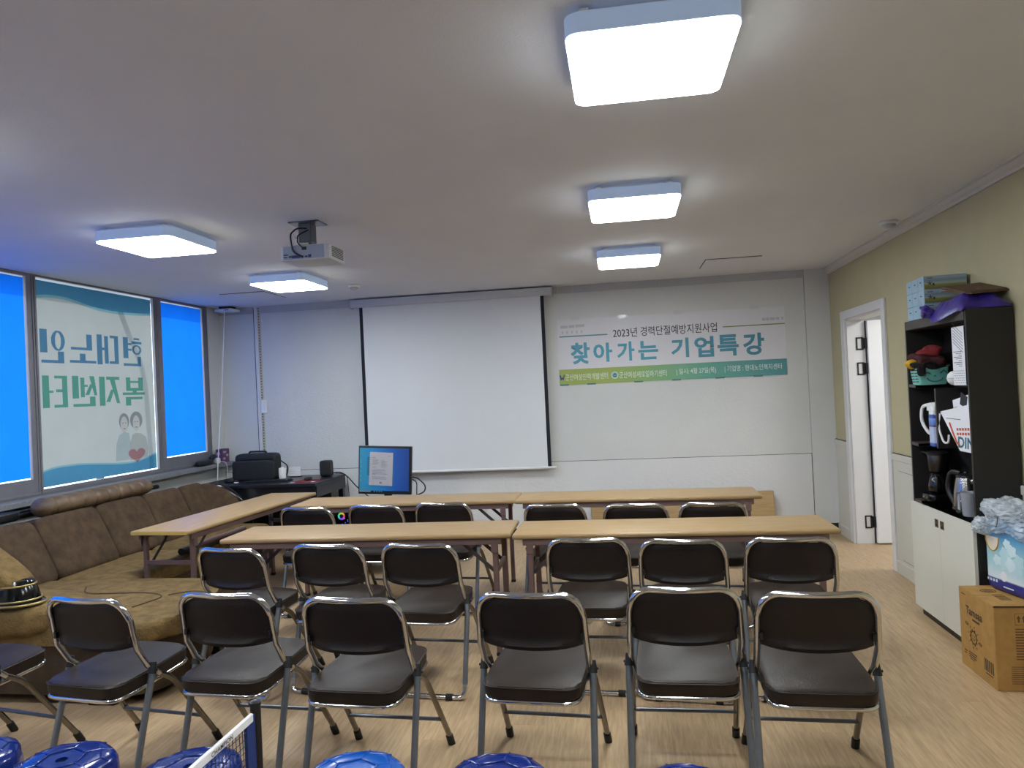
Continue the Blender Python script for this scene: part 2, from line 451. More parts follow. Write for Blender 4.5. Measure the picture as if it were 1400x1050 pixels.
# crown moulding along the right wall
b = B(); 
b.prism([(0, 0), (-.055, 0), (-.055, -.012), (-.042, -.016), (-.032, -.037), (-.016, -.048), (-.012, -.062), (0, -.062)], 0, YF-YB-.012,
        M=Matrix(((1, 0, 0, XR), (0, 0, 1, YB), (0, 1, 0, ZC), (0, 0, 0, 1))))
struct('trim_2', b, mat('crown_white', (192, 188, 178), .6, var=.02), smooth=30)
# door: casing, jambs, leaf opened into the next room
b = B()
b.box(XR-.022, XR+.002, DY1-.005, DY1+.092, 0, DZ+.07, .004); b.box(XR-.022, XR+.002, DY0-.07, DY0+.005, 0, DZ+.07, .004)
b.box(XR-.022, XR+.002, DY0, DY1, DZ-.005, DZ+.07, .004)
door = struct('door_1', b, TRIMW)
b = B(); b.box(XR, XR+.15, DY1-.02, DY1+.02, 0, DZ); b.box(XR, XR+.15, DY0-.02, DY0+.02, 0, DZ); b.box(XR, XR+.15, DY0, DY1, DZ-.02, DZ+.02)
ob('jamb', b, TRIMW, door, 0)
LX = XR+.165
b = B(); b.box(LX, LX+.86, DY1-.065, DY1-.027, .012, DZ-.03, .002); leaf = ob('door_leaf', b, mat('leaf_white', (226, 227, 229), .5, var=.012), door, 0)
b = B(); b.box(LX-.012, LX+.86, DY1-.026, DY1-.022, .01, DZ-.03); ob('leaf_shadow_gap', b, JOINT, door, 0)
for z in (1.83, 1.60, .20):
    b = B()
    hx, hy = XR+.105, DY1-.022
    for (xa, xb, za, zb) in ((hx-.030, hx+.032, z+.046, z+.058), (hx-.030, hx+.032, z-.058, z-.046), (hx-.030, hx-.018, z-.058, z+.058), (hx+.016, hx+.032, z-.058, z+.058)):
        b.box(xa, xb, hy-.004, hy+.001, za, zb)
    b.tube([(LX-.008, hy-.012, z-.05), (LX-.008, hy-.012, z+.05)], .011, 10)
    b.box(hx+.03, LX-.005, hy-.004, hy+.001, z-.05, z+.05)
    ob('hinge', b, BLACK, door)
# the next room, as far as the doorway shows it
b = B(); b.box(XR, XR+2.2, 5.0, YF+.6, -.1, -.001); struct('floor_hall', b, FLOORM)
b = B(); b.box(XR+2.1, XR+2.2, 5.0, YF+.6, 0, ZC); struct('wall_hall', b, WALLW)
b = B(); b.box(XR+.15, XR+2.2, YF+.5, YF+.6, 0, ZC); struct('wall_hall', b, WALLW)
b = B(); b.box(XR+.15, XR+2.2, 4.95, 5.0, 0, ZC); struct('wall_hall', b, WALLW)
b = B(); b.box(XR+.15, XR+2.2, 4.95, YF+.6, ZC-.1, ZC+.1); struct('ceiling_hall', b, CEILM)
hl = bpy.data.lights.new('hall_fill', 'AREA'); hl.energy = 56; hl.size = .6; ho = bpy.data.objects.new('hall_fill', hl); COL.objects.link(ho)  # unseen area light added in the next room to brighten the open leaf
ho.location = (XR+1.1, 6.2, ZC-.15)

# back wall behind the photographer
b = B(); b.box(XL-.2, XR+.2, YB-.15, YB, 0, ZC); struct('wall_back', b, WALLW)

# left wall: window band from the sill to the ceiling
b = B()
b.box(XL-.2, XL, YB, YF, -.1, .90); b.box(XL-.2, XL, 7.40, YF+.02, .9, ZC); b.box(XL-.2, XL, YB, 1.55, .9, ZC)
struct('wall_left', b, WALLW)
b = B(); b.box(XL-.14, XL+.115, 1.55, YF, .872, .915, .004); struct('trim_3', b, SILLM)
def window(n, y0, y1, sash, film):
    """fixed frame with a sash; sash = inner opening (ya, yb, za, zb)"""
    ya, yb, za, zb = sash
    b = B(); x0, x1 = XL-.022, XL+.004
    b.box(x0, x1, y0, ya, .915, ZC); b.box(x0, x1, yb, y1, .915, ZC)
    b.box(x0, x1, ya, yb, .915, za); b.box(x0, x1, ya, yb, zb, ZC)
    wn = struct('window_%d' % n, b, ALU)
    b = B(); t = .013
    b.box(x1-.004, x1+.006, y0+.006, y0+.018, .93, ZC-.012); b.box(x1-.004, x1+.006, y1-.018, y1-.006, .93, ZC-.012)
    b.box(x1-.004, x1+.006, y0+.018, y1-.018, .93, .945)
    ob('sash_bead', b, ALU, wn, 0)
    b = B(); b.box(XL-.0215, XL-.0205, ya-.01, yb+.01, za-.01, zb+.01); ob('pane', b, GLASS, wn, 0)
    if film:
        b = B(); b.face([(XL-.010, ya+.012, za+.010), (XL-.010, yb-.012, za+.010), (XL-.010, yb-.012, zb-.010), (XL-.010, ya+.012, zb-.010)]); ob('blue_film', b, FILM, wn, 0)
    return wn
window(1, 3.48, 5.02, (3.58, 4.955, 1.05, 2.585), True)
window(2, 5.02, 6.52, (5.05, 6.480, .960, 2.594), False)
window(3, 6.52, 7.40, (6.60, 7.315, 1.05, 2.585), True)
window(4, 1.55, 3.48, (1.65, 3.38, 1.05, 2.585), True)
b = B(); b.box(-40, XL-.35, -30, 40, -3.6, -3.5); struct('ground_outside', b, mat('street', (150, 150, 148), .9, var=.1, vscale=.5))

# ================================================================== window banner seen from behind
wb = thing('window_banner', (XL-.008, 5.76, .98), 'translucent white banner with reversed blue and green lettering, filling the middle window', 'banner')
BX = XL-.008
b = B(); b.face([(BX, 5.058, .972), (BX, 6.455, .972), (BX, 6.455, 2.575), (BX, 5.058, 2.575)]); ob('sheet', b, BANTR, wb, 0)
top = [(5.058, 2.432), (5.176, 2.45), (5.361, 2.452), (5.542, 2.428), (5.734, 2.403), (5.956, 2.395), (6.177, 2.404), (6.455, 2.424)]
bot = [(5.058, 1.100), (5.199, 1.120), (5.436, 1.119), (5.633, 1.104), (5.938, 1.075), (6.17, 1.073), (6.455, 1.124)]
def sm(pts):
    out = []
    for i in range(len(pts)-1):
        p0 = pts[max(i-1, 0)]; p1 = pts[i]; p2 = pts[i+1]; p3 = pts[min(i+2, len(pts)-1)]
        for k in range(4):
            t = k/4
            out.append(tuple(.5*(2*p1[j]+(p2[j]-p0[j])*t+(2*p0[j]-5*p1[j]+4*p2[j]-p3[j])*t*t+(3*p1[j]-p0[j]-3*p2[j]+p3[j])*t**3) for j in (0, 1)))
    return out+[pts[-1]]
def strip(name, lo, hi, m, x):
    b = B()
    for i in range(len(lo)-1):
        b.face([(x, lo[i][0], lo[i][1]), (x, lo[i+1][0], lo[i+1][1]), (x, hi[i+1][0], hi[i+1][1]), (x, hi[i][0], hi[i][1])])
    bmesh.ops.remove_doubles(b.bm, verts=b.bm.verts, dist=1e-5)
    return ob(name, b, m, wb, 0)
T_ = sm(top); B_ = sm(bot)
strip('blue_wave', [(y, z+.022) for y, z in T_], [(y, 2.575) for y, z in T_], F_WAVE, BX+.001)
strip('wave_edge', T_, [(y, z+.022) for y, z in T_], F_WAVE2, BX+.001)
strip('blue_wave', [(y, .972) for y, z in B_], [(y, z-.014) for y, z in B_], F_WAVE, BX+.001)
strip('wave_edge', [(y, z-.014) for y, z in B_], B_, F_WAVE2, BX+.001)
# heavy sign lettering: strokes on a fine grid, each letter one flat print
def ringf(cx, cy, rx, ry, tx, ty):
    return lambda x, y: ((x-cx)/rx)**2+((y-cy)/ry)**2 <= 1 and ((x-cx)/(rx-tx))**2+((y-cy)/(ry-ty))**2 >= 1
def rc(x0, x1, y0, y1): return lambda x, y: x0 <= x <= x1 and y0 <= y <= y1
def dg(xa, ya, xb, yb, w0, w1):          # slanted stroke, width w0 at (xa, ya) and w1 at (xb, yb)
    def f(x, y):
        if not min(ya, yb) <= y <= max(ya, yb): return False
        t = (y-ya)/(yb-ya); return abs(x-(xa+(xb-xa)*t)) <= (w0+(w1-w0)*t)/2
    return f
GLY = {
 '현': [rc(.10, .40, .93, 1), rc(.0, .52, .79, .87), ringf(.26, .58, .24, .17, .11, .05), rc(.70, .94, .27, 1), rc(.52, .70, .74, .81), rc(.52, .70, .54, .61), rc(.06, .24, .0, .34), rc(.06, .94, .0, .085)],
 '대': [rc(.0, .40, .91, 1), rc(.0, .20, .05, 1), rc(.0, .44, .04, .13), rc(.48, .66, .04, .96), rc(.66, .76, .49, .57), rc(.76, 1, .0, 1)],
 '노': [rc(.14, .36, .44, 1), rc(.14, .94, .44, .53), rc(.41, .62, .06, .32), rc(.0, 1, .0, .085)],
 '인': [ringf(.28, .68, .28, .31, .16, .06), rc(.72, 1, .30, 1), rc(.05, .30, .0, .36), rc(.05, .96, .0, .085)],
 '복': [rc(.08, .28, .52, 1), rc(.64, .84, .52, 1), rc(.28, .64, .80, .87), rc(.08, .84, .52, .62), rc(.38, .56, .44, .54), rc(.0, 1, .38, .46), rc(.10, .88, .22, .30), rc(.64, .88, .0, .30)],
 '지': [rc(.02, .66, .90, 1), dg(.38, .92, .10, .08, .24, .16), dg(.36, .56, .60, .12, .16, .20), rc(.74, 1, .0, 1)],
 '센': [dg(.20, 1, .05, .36, .20, .12), dg(.20, .74, .40, .38, .14, .16), rc(.50, .66, .30, .95), rc(.38, .50, .64, .71), rc(.74, .98, .26, 1), rc(.08, .30, .0, .32), rc(.08, .96, .0, .085)],
 '터': [rc(.0, .22, .0, 1), rc(.0, .52, .91, 1), rc(.0, .46, .48, .57), rc(.0, .56, .0, .09), rc(.58, .74, .46, .54), rc(.74, 1, .0, 1)],
}
def sign_letter(ch, y0, y1, z0, z1, m):
    fs = GLY[ch]; N = 56; b = B(); dx = (y1-y0)/N; dz = (z1-z0)/N
    for r in range(N):
        v = (r+.5)/N; run = None
        for c in range(N+1):
            on = c < N and any(f((c+.5)/N, v) for f in fs)
            if on and run is None: run = c
            if not on and run is not None:
                ya, yb = y1-run*dx, y1-c*dx; za = z0+r*dz
                b.face([(BX+.001, ya, za), (BX+.001, yb, za), (BX+.001, yb, za+dz), (BX+.001, ya, za+dz)]); run = None
    ob('letter', b, m, wb, 0)
for ch, y0, y1, z0, z1 in (('현', 6.026, 6.298, 1.937, 2.197), ('대', 5.706, 5.977, 1.940, 2.198), ('노', 5.387, 5.691, 1.945, 2.187), ('인', 5.08, 5.34, 1.936, 2.199)):
    sign_letter(ch, y0, y1, z0, z1, F_BLUE)
for ch, y0, y1, z0, z1 in (('복', 6.010, 6.317, 1.577, 1.832), ('지', 5.714, 5.977, 1.583, 1.835), ('센', 5.396, 5.684, 1.583, 1.837), ('터', 5.087, 5.348, 1.582, 1.836)):
    sign_letter(ch, y0, y1, z0, z1, F_GREEN)
def yz(name, pts, m, x):
    b = B(); b.face([(x, y, z) for y, z in pts]); return ob(name, b, m, wb, 0)
yz('printed_shoulders', [(5.885, 1.09), (5.90, 1.24), (5.94, 1.315), (6.0, 1.34), (6.07, 1.33), (6.09, 1.25), (6.08, 1.09)], F_TORSO, BX+.001)
yz('printed_shoulders', [(6.08, 1.082), (6.085, 1.24), (6.12, 1.31), (6.17, 1.325), (6.24, 1.315), (6.31, 1.28), (6.335, 1.18), (6.32, 1.098), (6.2, 1.085)], F_TORSO2, BX+.0012)
for (hy, hz, hr, hs, cy, cz) in ((6.012, 1.435, .068, .075, 6.012, 1.408), (6.180, 1.440, .086, .080, 6.178, 1.412)):
    b = B(); ho_ = ell(hy, hz, hr, hs, 28); fi = ell(cy, cz, .048, .072, 28)
    hair = [k for k in range(28) if not 17 <= k <= 24]
    for k in hair:
        n_ = (k+1) % 28
        b.face([(BX+.001, *ho_[k]), (BX+.001, *ho_[n_]), (BX+.001, *fi[n_]), (BX+.001, *fi[k])])
    ob('printed_hair', b, F_GREY, wb, 0)
    b = B(); b.face([(BX+.0012, y, z) for y, z in ell(cy, cz, .048, .072, 28)]); ob('printed_face', b, F_FACE, wb, 0)
    for dy, dz, ry, rz in ((-.018, .014, .009, .004), (.018, .014, .009, .004), (0, -.036, .017, .004)):
        yz('printed_feature', ell(cy+dy, cz+dz, ry, rz, 10), F_GREY, BX+.002)
yz('printed_heart', [(6.17, 1.075)]+[(6.17+.12*math.sin(t)**3, 1.125+.0075*(13*math.cos(t)-5*math.cos(2*t)-2*math.cos(3*t)-math.cos(4*t))*.62) for t in [PI+.25+k*(2*PI-.5)/22 for k in range(23)]], F_HEART, BX+.0016)
# bent conduit outside whose shadow falls on the banner
b = B(); b.tube(fillet([(XL-.42, 5.35, 3.3), (XL-.42, 5.72, 2.98), (XL-.42, 5.88, 2.6), (XL-.42, 6.15, 2.15), (XL-.42, 6.21, 1.2), (XL-.42, 6.21, -1.5)], .2, 6), .034, 10)
tag(ob('outdoor_conduit', b, STEELG), 'bent conduit outside the middle window, seen as a shadow on the banner', 'pipe')

# ================================================================== ceiling fixtures
def ceiling_light():
    t = thing('ceiling_light', (0, 0, ZC), '', 'ceiling light', 'square LED ceiling lights')
    hw, hd = .235, .255
    b = B(); b.prism(rrect(-hw, hw, -hd, hd, .035), -.090, -.082); ob('diffuser', b, LIGHT, t, 30, False)
    b = B()
    o_ = rrect(-hw-.006, hw+.006, -hd-.006, hd+.006, .04); i_ = rrect(-hw+.002, hw-.002, -hd+.002, hd-.002, .034)
    n = len(o_)
    for k in range(n):
        j = (k+1) % n
        b.face([(*o_[k], -.088), (*o_[j], -.088), (*i_[j], -.0905), (*i_[k], -.0905)])
    ob('diffuser_edge', b, LIGHTE, t, 30, False)
    b = B(); b.prism(rrect(-hw-.008, hw+.008, -hd-.008, hd+.008, .042), -.0815, -.022, bev=.004); ob('side_rim', b, LIGHTS, t, 40, False)
    b = B(); b.prism(rrect(-hw+.03, hw-.03, -hd+.03, hd-.03, .03), -.022, 0); ob('back_plate', b, WHITEP, t, 40, False)
    for sx in (-1, 1):
        for sy in (-1, 1):
            b = B(); b.box(sx*(hw-.05)-.014, sx*(hw-.05)+.014, sy*(hd-.012)-.015, sy*(hd-.012)+.024, -.030, -.010, .003); ob('clip', b, WHITEP, t, 0, False)
    return t
cl = ceiling_light()
lights = [(.128, 2.31, 'large ceiling light nearest the camera, at the top of the picture'),
          (.108, 4.165, 'ceiling light second in the right-hand row, above the banner side'),
          (.094, 5.935, 'farthest ceiling light of the right-hand row, near the ceiling hatch'),
          (-2.765, 4.14, 'ceiling light left of the projector, close to the windows'),
          (-2.765, 5.94, 'farthest ceiling light of the left row, beyond the projector')]
for i, (x, y, l) in enumerate(lights):
    o = cl if i == 0 else copy_tree(cl)
    o.location = (x, y, ZC); o['label'] = l
for (x, y, l) in ((-2.76, 2.33, 'nearest light of the left row, just outside the left picture edge'), (.13, .45, 'square ceiling light above the photographer, out of view'), (-2.76, .45, 'square ceiling light left of the photographer, out of view')):
    o = copy_tree(cl); o.location = (x, y, ZC); o['label'] = l

def disc(name, x, y, label, r=.055, cat='smoke detector'):
    t = thing(name, (x, y, ZC), label, cat)
    b = B(); b.lathe([(r*.95, ZC), (r, ZC-.012), (r*.85, ZC-.02), (0, ZC-.02)], (x, y, 0), 24); ob('base', b, WHITEP, t)
    b = B(); b.lathe([(r*.7, ZC-.019), (r*.66, ZC-.034), (r*.4, ZC-.045), (0, ZC-.047)], (x, y, 0), 24); ob('sensor_dome', b, TRIMG, t)
disc('smoke_detector', 1.905, 5.516, 'round white smoke detector on the ceiling near the right wall', .065)
disc('smoke_detector', -2.455, 6.644, 'small round white detector on the ceiling above the projection screen', .055)

def hatch(x0, x1, y0, y1, label):
    t = thing('access_panel', ((x0+x1)/2, (y0+y1)/2, ZC), label, 'ceiling hatch')
    b = B(); b.box(x0-.006, x1+.006, y0-.006, y1+.006, ZC-.004, ZC+.001); ob('shade_gap', b, JOINT, t, 0)  # dark slab painted in for the shadow line around the panel
    b = B(); b.box(x0, x1+.004, y0+.002, y1+.004, ZC-.0075, ZC-.002); ob('panel', b, CEILM, t, 0)
hatch(.77, 1.235, 6.60, 7.09, 'square access panel in the ceiling, right of the light rows')
hatch(-3.80, -3.36, 6.62, 7.09, 'square access panel in the ceiling in the corner by the windows')

# projector
pj = thing('projector', (-1.765, 4.115, ZC), 'white projector hanging from the ceiling on a grey bracket', 'projector')
PX0, PX1, PY0, PY1, PZ0, PZ1 = -1.912, -1.617, 4.0, 4.24, 2.353, 2.440
b = B(); b.box(PX0, PX1, PY0, PY1, PZ0, PZ1, .007, seg=2); ob('body', b, mat('projector_white', (196, 200, 208), .45, var=.02), pj)
b = B(); b.box(PX0+.018, PX1-.03, PY0-.002, PY0+.003, PZ0+.006, PZ1-.006); ob('port_panel', b, mat('port_panel', (150, 164, 188), .5, var=.02), pj, 0)
for x0, x1, z0, z1, m in ((-1.86, -1.845, .016, .026, BLACK), (-1.842, -1.79, .012, .028, NAVY), (-1.785, -1.772, .012, .024, BLACK), (-1.762, -1.748, .014, .022, BLACK), (-1.742, -1.725, .012, .028, NAVY), (-1.78, -1.752, .056, .074, BLACK)):
    b = B(); b.box(x0, x1, PY0-.005, PY0, PZ0+z0, PZ0+z1); ob('port', b, m, pj, 0)
for x0, z0, w_ in ((-1.892, .030, .028), (-1.892, .016, .022)):
    b = B(); b.box(x0, x0+w_, PY0-.003, PY0-.002, PZ0+z0, PZ0+z0+.006); ob('printed_mark', b, BLACK, pj, 0)
for k in range(6):
    z = PZ0+.018+k*.0105
    b = B(); b.box(PX1-.001, PX1+.002, PY0+.04, PY1-.03, z, z+.006); ob('vent_slat', b, mat('vent_dark', (88, 88, 88), .6, var=.05), pj, 0)
b = B(); b.box(-1.92, -1.73, 4.13, 4.27, ZC-.008, ZC, .002); b.box(-1.87, -1.79, 4.16, 4.24, ZC-.12, ZC-.008, .003)
ob('mount_bracket', b, STEELG, pj, 0)
for sx, sy in ((-1, -1), (1, -1), (-1, 1), (1, 1)):
    b = B(); b.box(-.006, .006, 0, .085, -.004, .004, M=Matrix.Translation((-1.83, 4.2, ZC-.118)) @ Matrix.Rotation(math.atan2(-sx*.06, sy*.08), 4, 'Z') @ Matrix.Rotation(-.6, 4, 'X'))
    ob('mount_arm', b, STEELG, pj, 0)
b = B(); b.box(-1.845, -1.815, 4.17, 4.23, PZ1-.004, ZC-.10); ob('mount_post', b, STEELG, pj, 0)
b = B(); b.tube(fillet([(-1.80, 4.12, ZC-.05), (-1.845, 4.08, ZC-.055), (-1.845, 3.99, ZC-.11), (-1.83, 3.985, PZ0+.045), (-1.778, 3.99, PZ0+.018)], .03), .005, 8)
b.tube(fillet([(-1.77, 3.992, PZ0+.066), (-1.80, 3.985, PZ1+.01), (-1.83, 4.06, ZC-.10), (-1.79, 4.12, ZC-.06)], .03), .004, 8); ob('cable', b, BLACK, pj)
b = B(); b.tube([(-1.84, 4.02, ZC-.105), (-1.80, 4.0, PZ1+.004), (-1.745, 4.01, PZ1+.006)], .007, 6); ob('white_plug', b, WHITEP, pj)

# ceiling sensor box and its cable in the left corner
rt = thing('wireless_router', (-4.24, 7.52, ZC), 'white router under the ceiling in the window corner', 'router')
b = B(); b.box(-4.34, -4.13, 7.42, 7.60, 2.553, 2.583, .012, seg=2); ob('body', b, WHITEP, rt)
b = B(); b.box(-4.30, -4.17, 7.45, 7.58, 2.583, ZC, .002); ob('mount', b, BLACK, rt, 0)
b = B(); b.box(-4.22, -4.17, 7.418, 7.422, 2.562, 2.57); ob('port', b, BLACK, rt, 0)
b = B(); b.tube(sm([( -4.225, 2.555), (-4.225, 2.53)]) and [(-4.225, 7.43, 2.555), (-4.225, 7.42, 2.45), (-4.235, 7.39, 2.1), (-4.25, 7.35, 1.65), (-4.275, 7.31, 1.2), (-4.28, 7.27, .93), (-4.28, 7.25, .745)], .005, 8)
tag(ob('white_cable', b, WHITEP), 'white cable hanging from the corner router down past the sill', 'cable')

# ================================================================== front wall things
ps = thing('projection_screen', (-1.77, YF-.06, 2.60), 'white pull-down projection screen with black side borders on the front wall', 'projection screen')
SY = YF-.075
b = B(); b.box(-2.845, -.675, SY-.045, YF-.013, 2.515, 2.598, .008, seg=2); ob('housing', b, mat('housing', (196, 198, 204), .45, var=.01), ps)
for x in (-2.852, -.675):
    b = B(); b.box(x, x+.008, SY-.05, YF-.013, 2.508, 2.604, .002); ob('end_cap', b, TRIMG, ps, 0)
b = B(); b.box(-2.72, -.80, SY-.001, SY, .75, 2.52); ob('fabric', b, SCREENW, ps, 0)
for x0, x1 in ((-2.757, -2.72), (-.80, -.763)):
    b = B(); b.box(x0, x1, SY-.001, SY, .75, 2.52); ob('black_border', b, mat('screen_border', (22, 24, 34), .8, var=.04), ps, 0)
b = B(); b.tube([(-2.78, SY, .737), (-.735, SY, .737)], .014, 12); ob('bottom_bar', b, WHITEP, ps)
b = B(); b.tube([(-2.80, SY, .737), (-2.775, SY, .737)], .017, 12); b.tube([(-.74, SY, .737), (-.715, SY, .737)], .017, 12); ob('bar_cap', b, WHITEP, ps)

cb = thing('wall_banner', (.49, YF-.002, 1.58), 'white banner with large teal Korean title and green-to-teal stripe taped to the front wall', 'banner')
BY = YF-.004
b = B(); b.box(-.646, 1.628, BY, YF-.001, 1.58, 2.262); ob('sheet', b, BANNERW, cb, 0)
BYi = BY-.0012
b = B(); b.box(-.645, 1.627, BYi+.0004, BY, 1.58, 1.742); ob('stripe', b, STRIPE, cb, 0)
R_, U_ = (1, 0, 0), (0, 0, 1)
STRIPE.node_tree.nodes; 
for ch, x0, x1, z0, z1 in (('찾', -.516, -.318, 1.789, 2.014), ('아', -.281, -.088, 1.800, 1.998), ('가', -.040, .138, 1.800, 1.998), ('는', .175, .377, 1.802, 1.994),
                           ('기', .505, .683, 1.805, 2.004), ('업', .738, .929, 1.797, 2.006), ('특', .964, 1.173, 1.797, 2.012), ('강', 1.214, 1.420, 1.793, 2.014)):
    text('title', ch, (x0, BYi, z0), R_, U_, x1-x0, z1-z0, INKT, cb, .032)
text('heading', '2023년', (-.072, BYi, 2.045), R_, U_, .245, .094, INKB, cb, .004)
text('heading', '경력단절예방지원사업', (.208, BYi, 2.045), R_, U_, .760, .096, INKB, cb, .004)
text('caption', '군산여성인력개발센터', (-.583, BYi, 1.626), R_, U_, .44, .066, INKW, cb, .004)
text('caption', '군산여성새로일하기센터', (-.028, BYi, 1.624), R_, U_, .478, .066, INKW, cb, .004)
text('caption', '| 일시: 4월 27일(목)', (.55, BYi, 1.626), R_, U_, .39, .068, INKW, cb, .004)
text('caption', '| 기업명 : 현대노인복지센터', (1.024, BYi, 1.630), R_, U_, .552, .068, INKW, cb, .004)
b = B(); b.box(-.625, -.13, BYi, BY, 2.077, 2.089); ob('rule', b, INKTL, cb, 0)
b = B(); b.box(1.026, 1.626, BYi, BY, 2.086, 2.096); ob('rule', b, INKGR, cb, 0)
b = B(); b.face([(x, BYi, z) for x, z in ell(-.073, 1.659, .036, .036)]); ob('round_emblem', b, INKW, cb, 0)
b = B(); b.face([(x, BYi-.0004, z) for x, z in ell(-.073, 1.659, .029, .029)]); ob('round_emblem', b, mat('emblem_teal', (120, 176, 168), .6, var=.02), cb, 0)
for pts in ([(-.092, 1.655), (-.073, 1.68), (-.054, 1.655), (-.062, 1.655), (-.073, 1.669), (-.084, 1.655)], [(-.088, 1.643), (-.058, 1.643), (-.058, 1.65), (-.088, 1.65)]):
    b = B(); b.face([(x, BYi-.0008, z) for x, z in pts]); ob('emblem_mark', b, NAVY, cb, 0)
# W-shaped mark at the left end
for pts in ([(-.643, 1.685), (-.630, 1.685), (-.622, 1.650), (-.615, 1.672), (-.608, 1.650), (-.598, 1.688), (-.588, 1.688), (-.602, 1.634), (-.612, 1.634), (-.617, 1.648), (-.623, 1.632), (-.632, 1.632)],):
    b = B(); b.face([(x, BYi, z) for x, z in pts]); ob('letter_mark', b, NAVY, cb, 0)
b = B()
for x0, z0, w_ in ((-.61, 2.170, .075), (-.525, 2.172, .06), (-.455, 2.174, .095)): b.box(x0, x0+w_, BYi, BY, z0, z0+.028)
for k in range(5): b.box(-.60+k*.05, -.585+k*.05, BYi, BY, 2.112, 2.140)
for x0, w_ in ((1.41, .03), (1.447, .03), (1.485, .05), (1.542, .032), (1.595, .02)): b.box(x0, x0+w_, BYi, BY, 2.130, 2.158)
ob('faint_print', b, INKG, cb, 0)
TAPE = mat('clear_tape', (206, 208, 210), .12, var=.03)
for x0, z0 in ((-.01, 2.240), (-.50, 2.252), (.55, 2.25), (1.30, 2.252)):
    b = B(); b.box(x0, x0+.085, BYi-.0006, BY+.002, z0, z0+.035); ob('tape', b, TAPE, cb, 0)
TAPE2 = mat('teal_tape', (70, 124, 124), .35, var=.04)
for x0 in (-.64, -.36, .12, .50, .93, 1.30):
    b = B(); b.box(x0, x0+.09, BYi-.0006, BY+.002, 1.574, 1.588); ob('tape', b, TAPE2, cb, 0)

rw = thing('cable_raceway', (-3.975, YF, .80), 'white vertical cable channel with a beaded chain on the front wall, left of the screen', 'cable channel')
b = B(); b.box(-4.000, -3.962, YF-.016, YF+.001, .80, 2.60, .003); ob('channel', b, TRIMW, rw, 0)
b = B(); b.box(-4.012, -4.000, YF-.004, YF+.001, .80, 2.60); ob('shadow_seam', b, JOINT, rw, 0)
b = B(); b.box(-3.958, -3.930, YF-.004, YF+.001, .80, 2.60); ob('backing_strip', b, mat('strip_cream', (196, 192, 172), .7, var=.02), rw, 0)
b = B(); z = .82
while z < 2.60:
    r = bmesh.ops.create_icosphere(b.bm, subdivisions=1, radius=.0065)
    for v in r['verts']: v.co += Vector((-3.946, YF-.009, z))
    z += .030
o = ob('bead_chain', b, BLACK, rw); o['kind'] = 'stuff'
sw = thing('wall_switch', (-3.925, YF, 1.51), 'small white switch box on the wall beside the beaded chain', 'switch')
b = B(); b.box(-3.957, -3.890, YF-.024, YF, 1.43, 1.575, .004); ob('box', b, WHITEP, sw)
b = B(); b.box(-3.94, -3.907, YF-.029, YF-.023, 1.475, 1.53, .003); ob('rocker', b, WHITEG, sw)

# ================================================================== folding tables
def table(label):
    t = thing('folding_table', (0, 0, 0), label, 'table', 'wood-top folding tables')
    L, D_, z1 = 1.796, .45, .72
    b = B(); b.prism(rrect(-L/2, L/2, -D_/2, D_/2, .012, 3), z1-.028, z1, bev=.011, seg=3); ob('table_top', b, TABLEW, t, 30, False)
    for s in (-1, 1):
        b = B(); b.box(-.84, .84, s*.195-.010, s*.195+.010, z1-.066, z1-.028, .002); ob('apron', b, MAUVE, t, 0, False)
    for sx in (-1, 1):
        for sy in (-1, 1):
            b = B(); b.box(sx*.80-.016, sx*.80+.016, sy*.180-.014, sy*.180+.014, .018, z1-.03, .004)
            lg = ob('leg', b, MAUVE, t, 30, False)
            b = B(); b.box(sx*.80-.018, sx*.80+.018, sy*.180-.016, sy*.180+.016, 0, .02, .003); ob('foot', b, RUBBER, lg, 0, False)
            b = B(); b.box(sx*.80-.020, sx*.80+.020, sy*.205-.004, sy*.205+.002, z1-.115, z1-.055, .002)
            b.lathe([(.006, 0), (.006, .004), (0, .006)], (sx*.80, sy*.208, z1-.085), 8, M=Matrix.Rotation(PI/2*sy, 4, 'X')); ob('leg_plate', b, MAUVE, lg, 30, False)
            b = B(); b.box(-.011, .011, -.003, .003, 0, .30, .001,
                           M=Matrix.Translation((sx*.79, sy*.150, z1-.235)) @ Matrix.Rotation(-sx*math.radians(48), 4, 'Y')); ob('brace', b, MAUVED, t, 0, False)
        b = B(); b.box(sx*.80-.011, sx*.80+.011, -.17, .17, z1-.245, z1-.215, .003); ob('cross_bar', b, MAUVE, t, 0, False)
    return t
tb = table('')
tabs = [((.228, 4.406), .24, 'folding table in the near row, right of the joint, with three chairs'),
        ((-1.588, 4.43), 1.2, 'folding table in the near row, left of the joint, with three chairs'),
        ((.056, 5.70), -.9, 'folding table in the far row, right of the joint, before the leaning board'),
        ((-1.746, 5.728), .6, 'folding table in the far row, left of the joint, in front of the monitor')]
for i, ((x, y), a, l) in enumerate(tabs):
    o = tb if i == 0 else copy_tree(tb)
    o.location = (x, y, 0); o.rotation_euler.z = math.radians(a); o['label'] = l
o = copy_tree(tb); a = math.radians(-3.683)
o.location = (-3.327+.225*math.cos(a)-.9*math.sin(a), 4.524+.225*math.sin(a)+.9*math.cos(a), 0); o.rotation_euler.z = a-PI/2
o['label'] = 'folding table set lengthways along the brown sofa, with a yellowish end edge'
b = B(); b.box(.8985, .9005, -.21, .21, .695, .717); ob('end_edge', b, TABLEEDGE, o, 0, False)
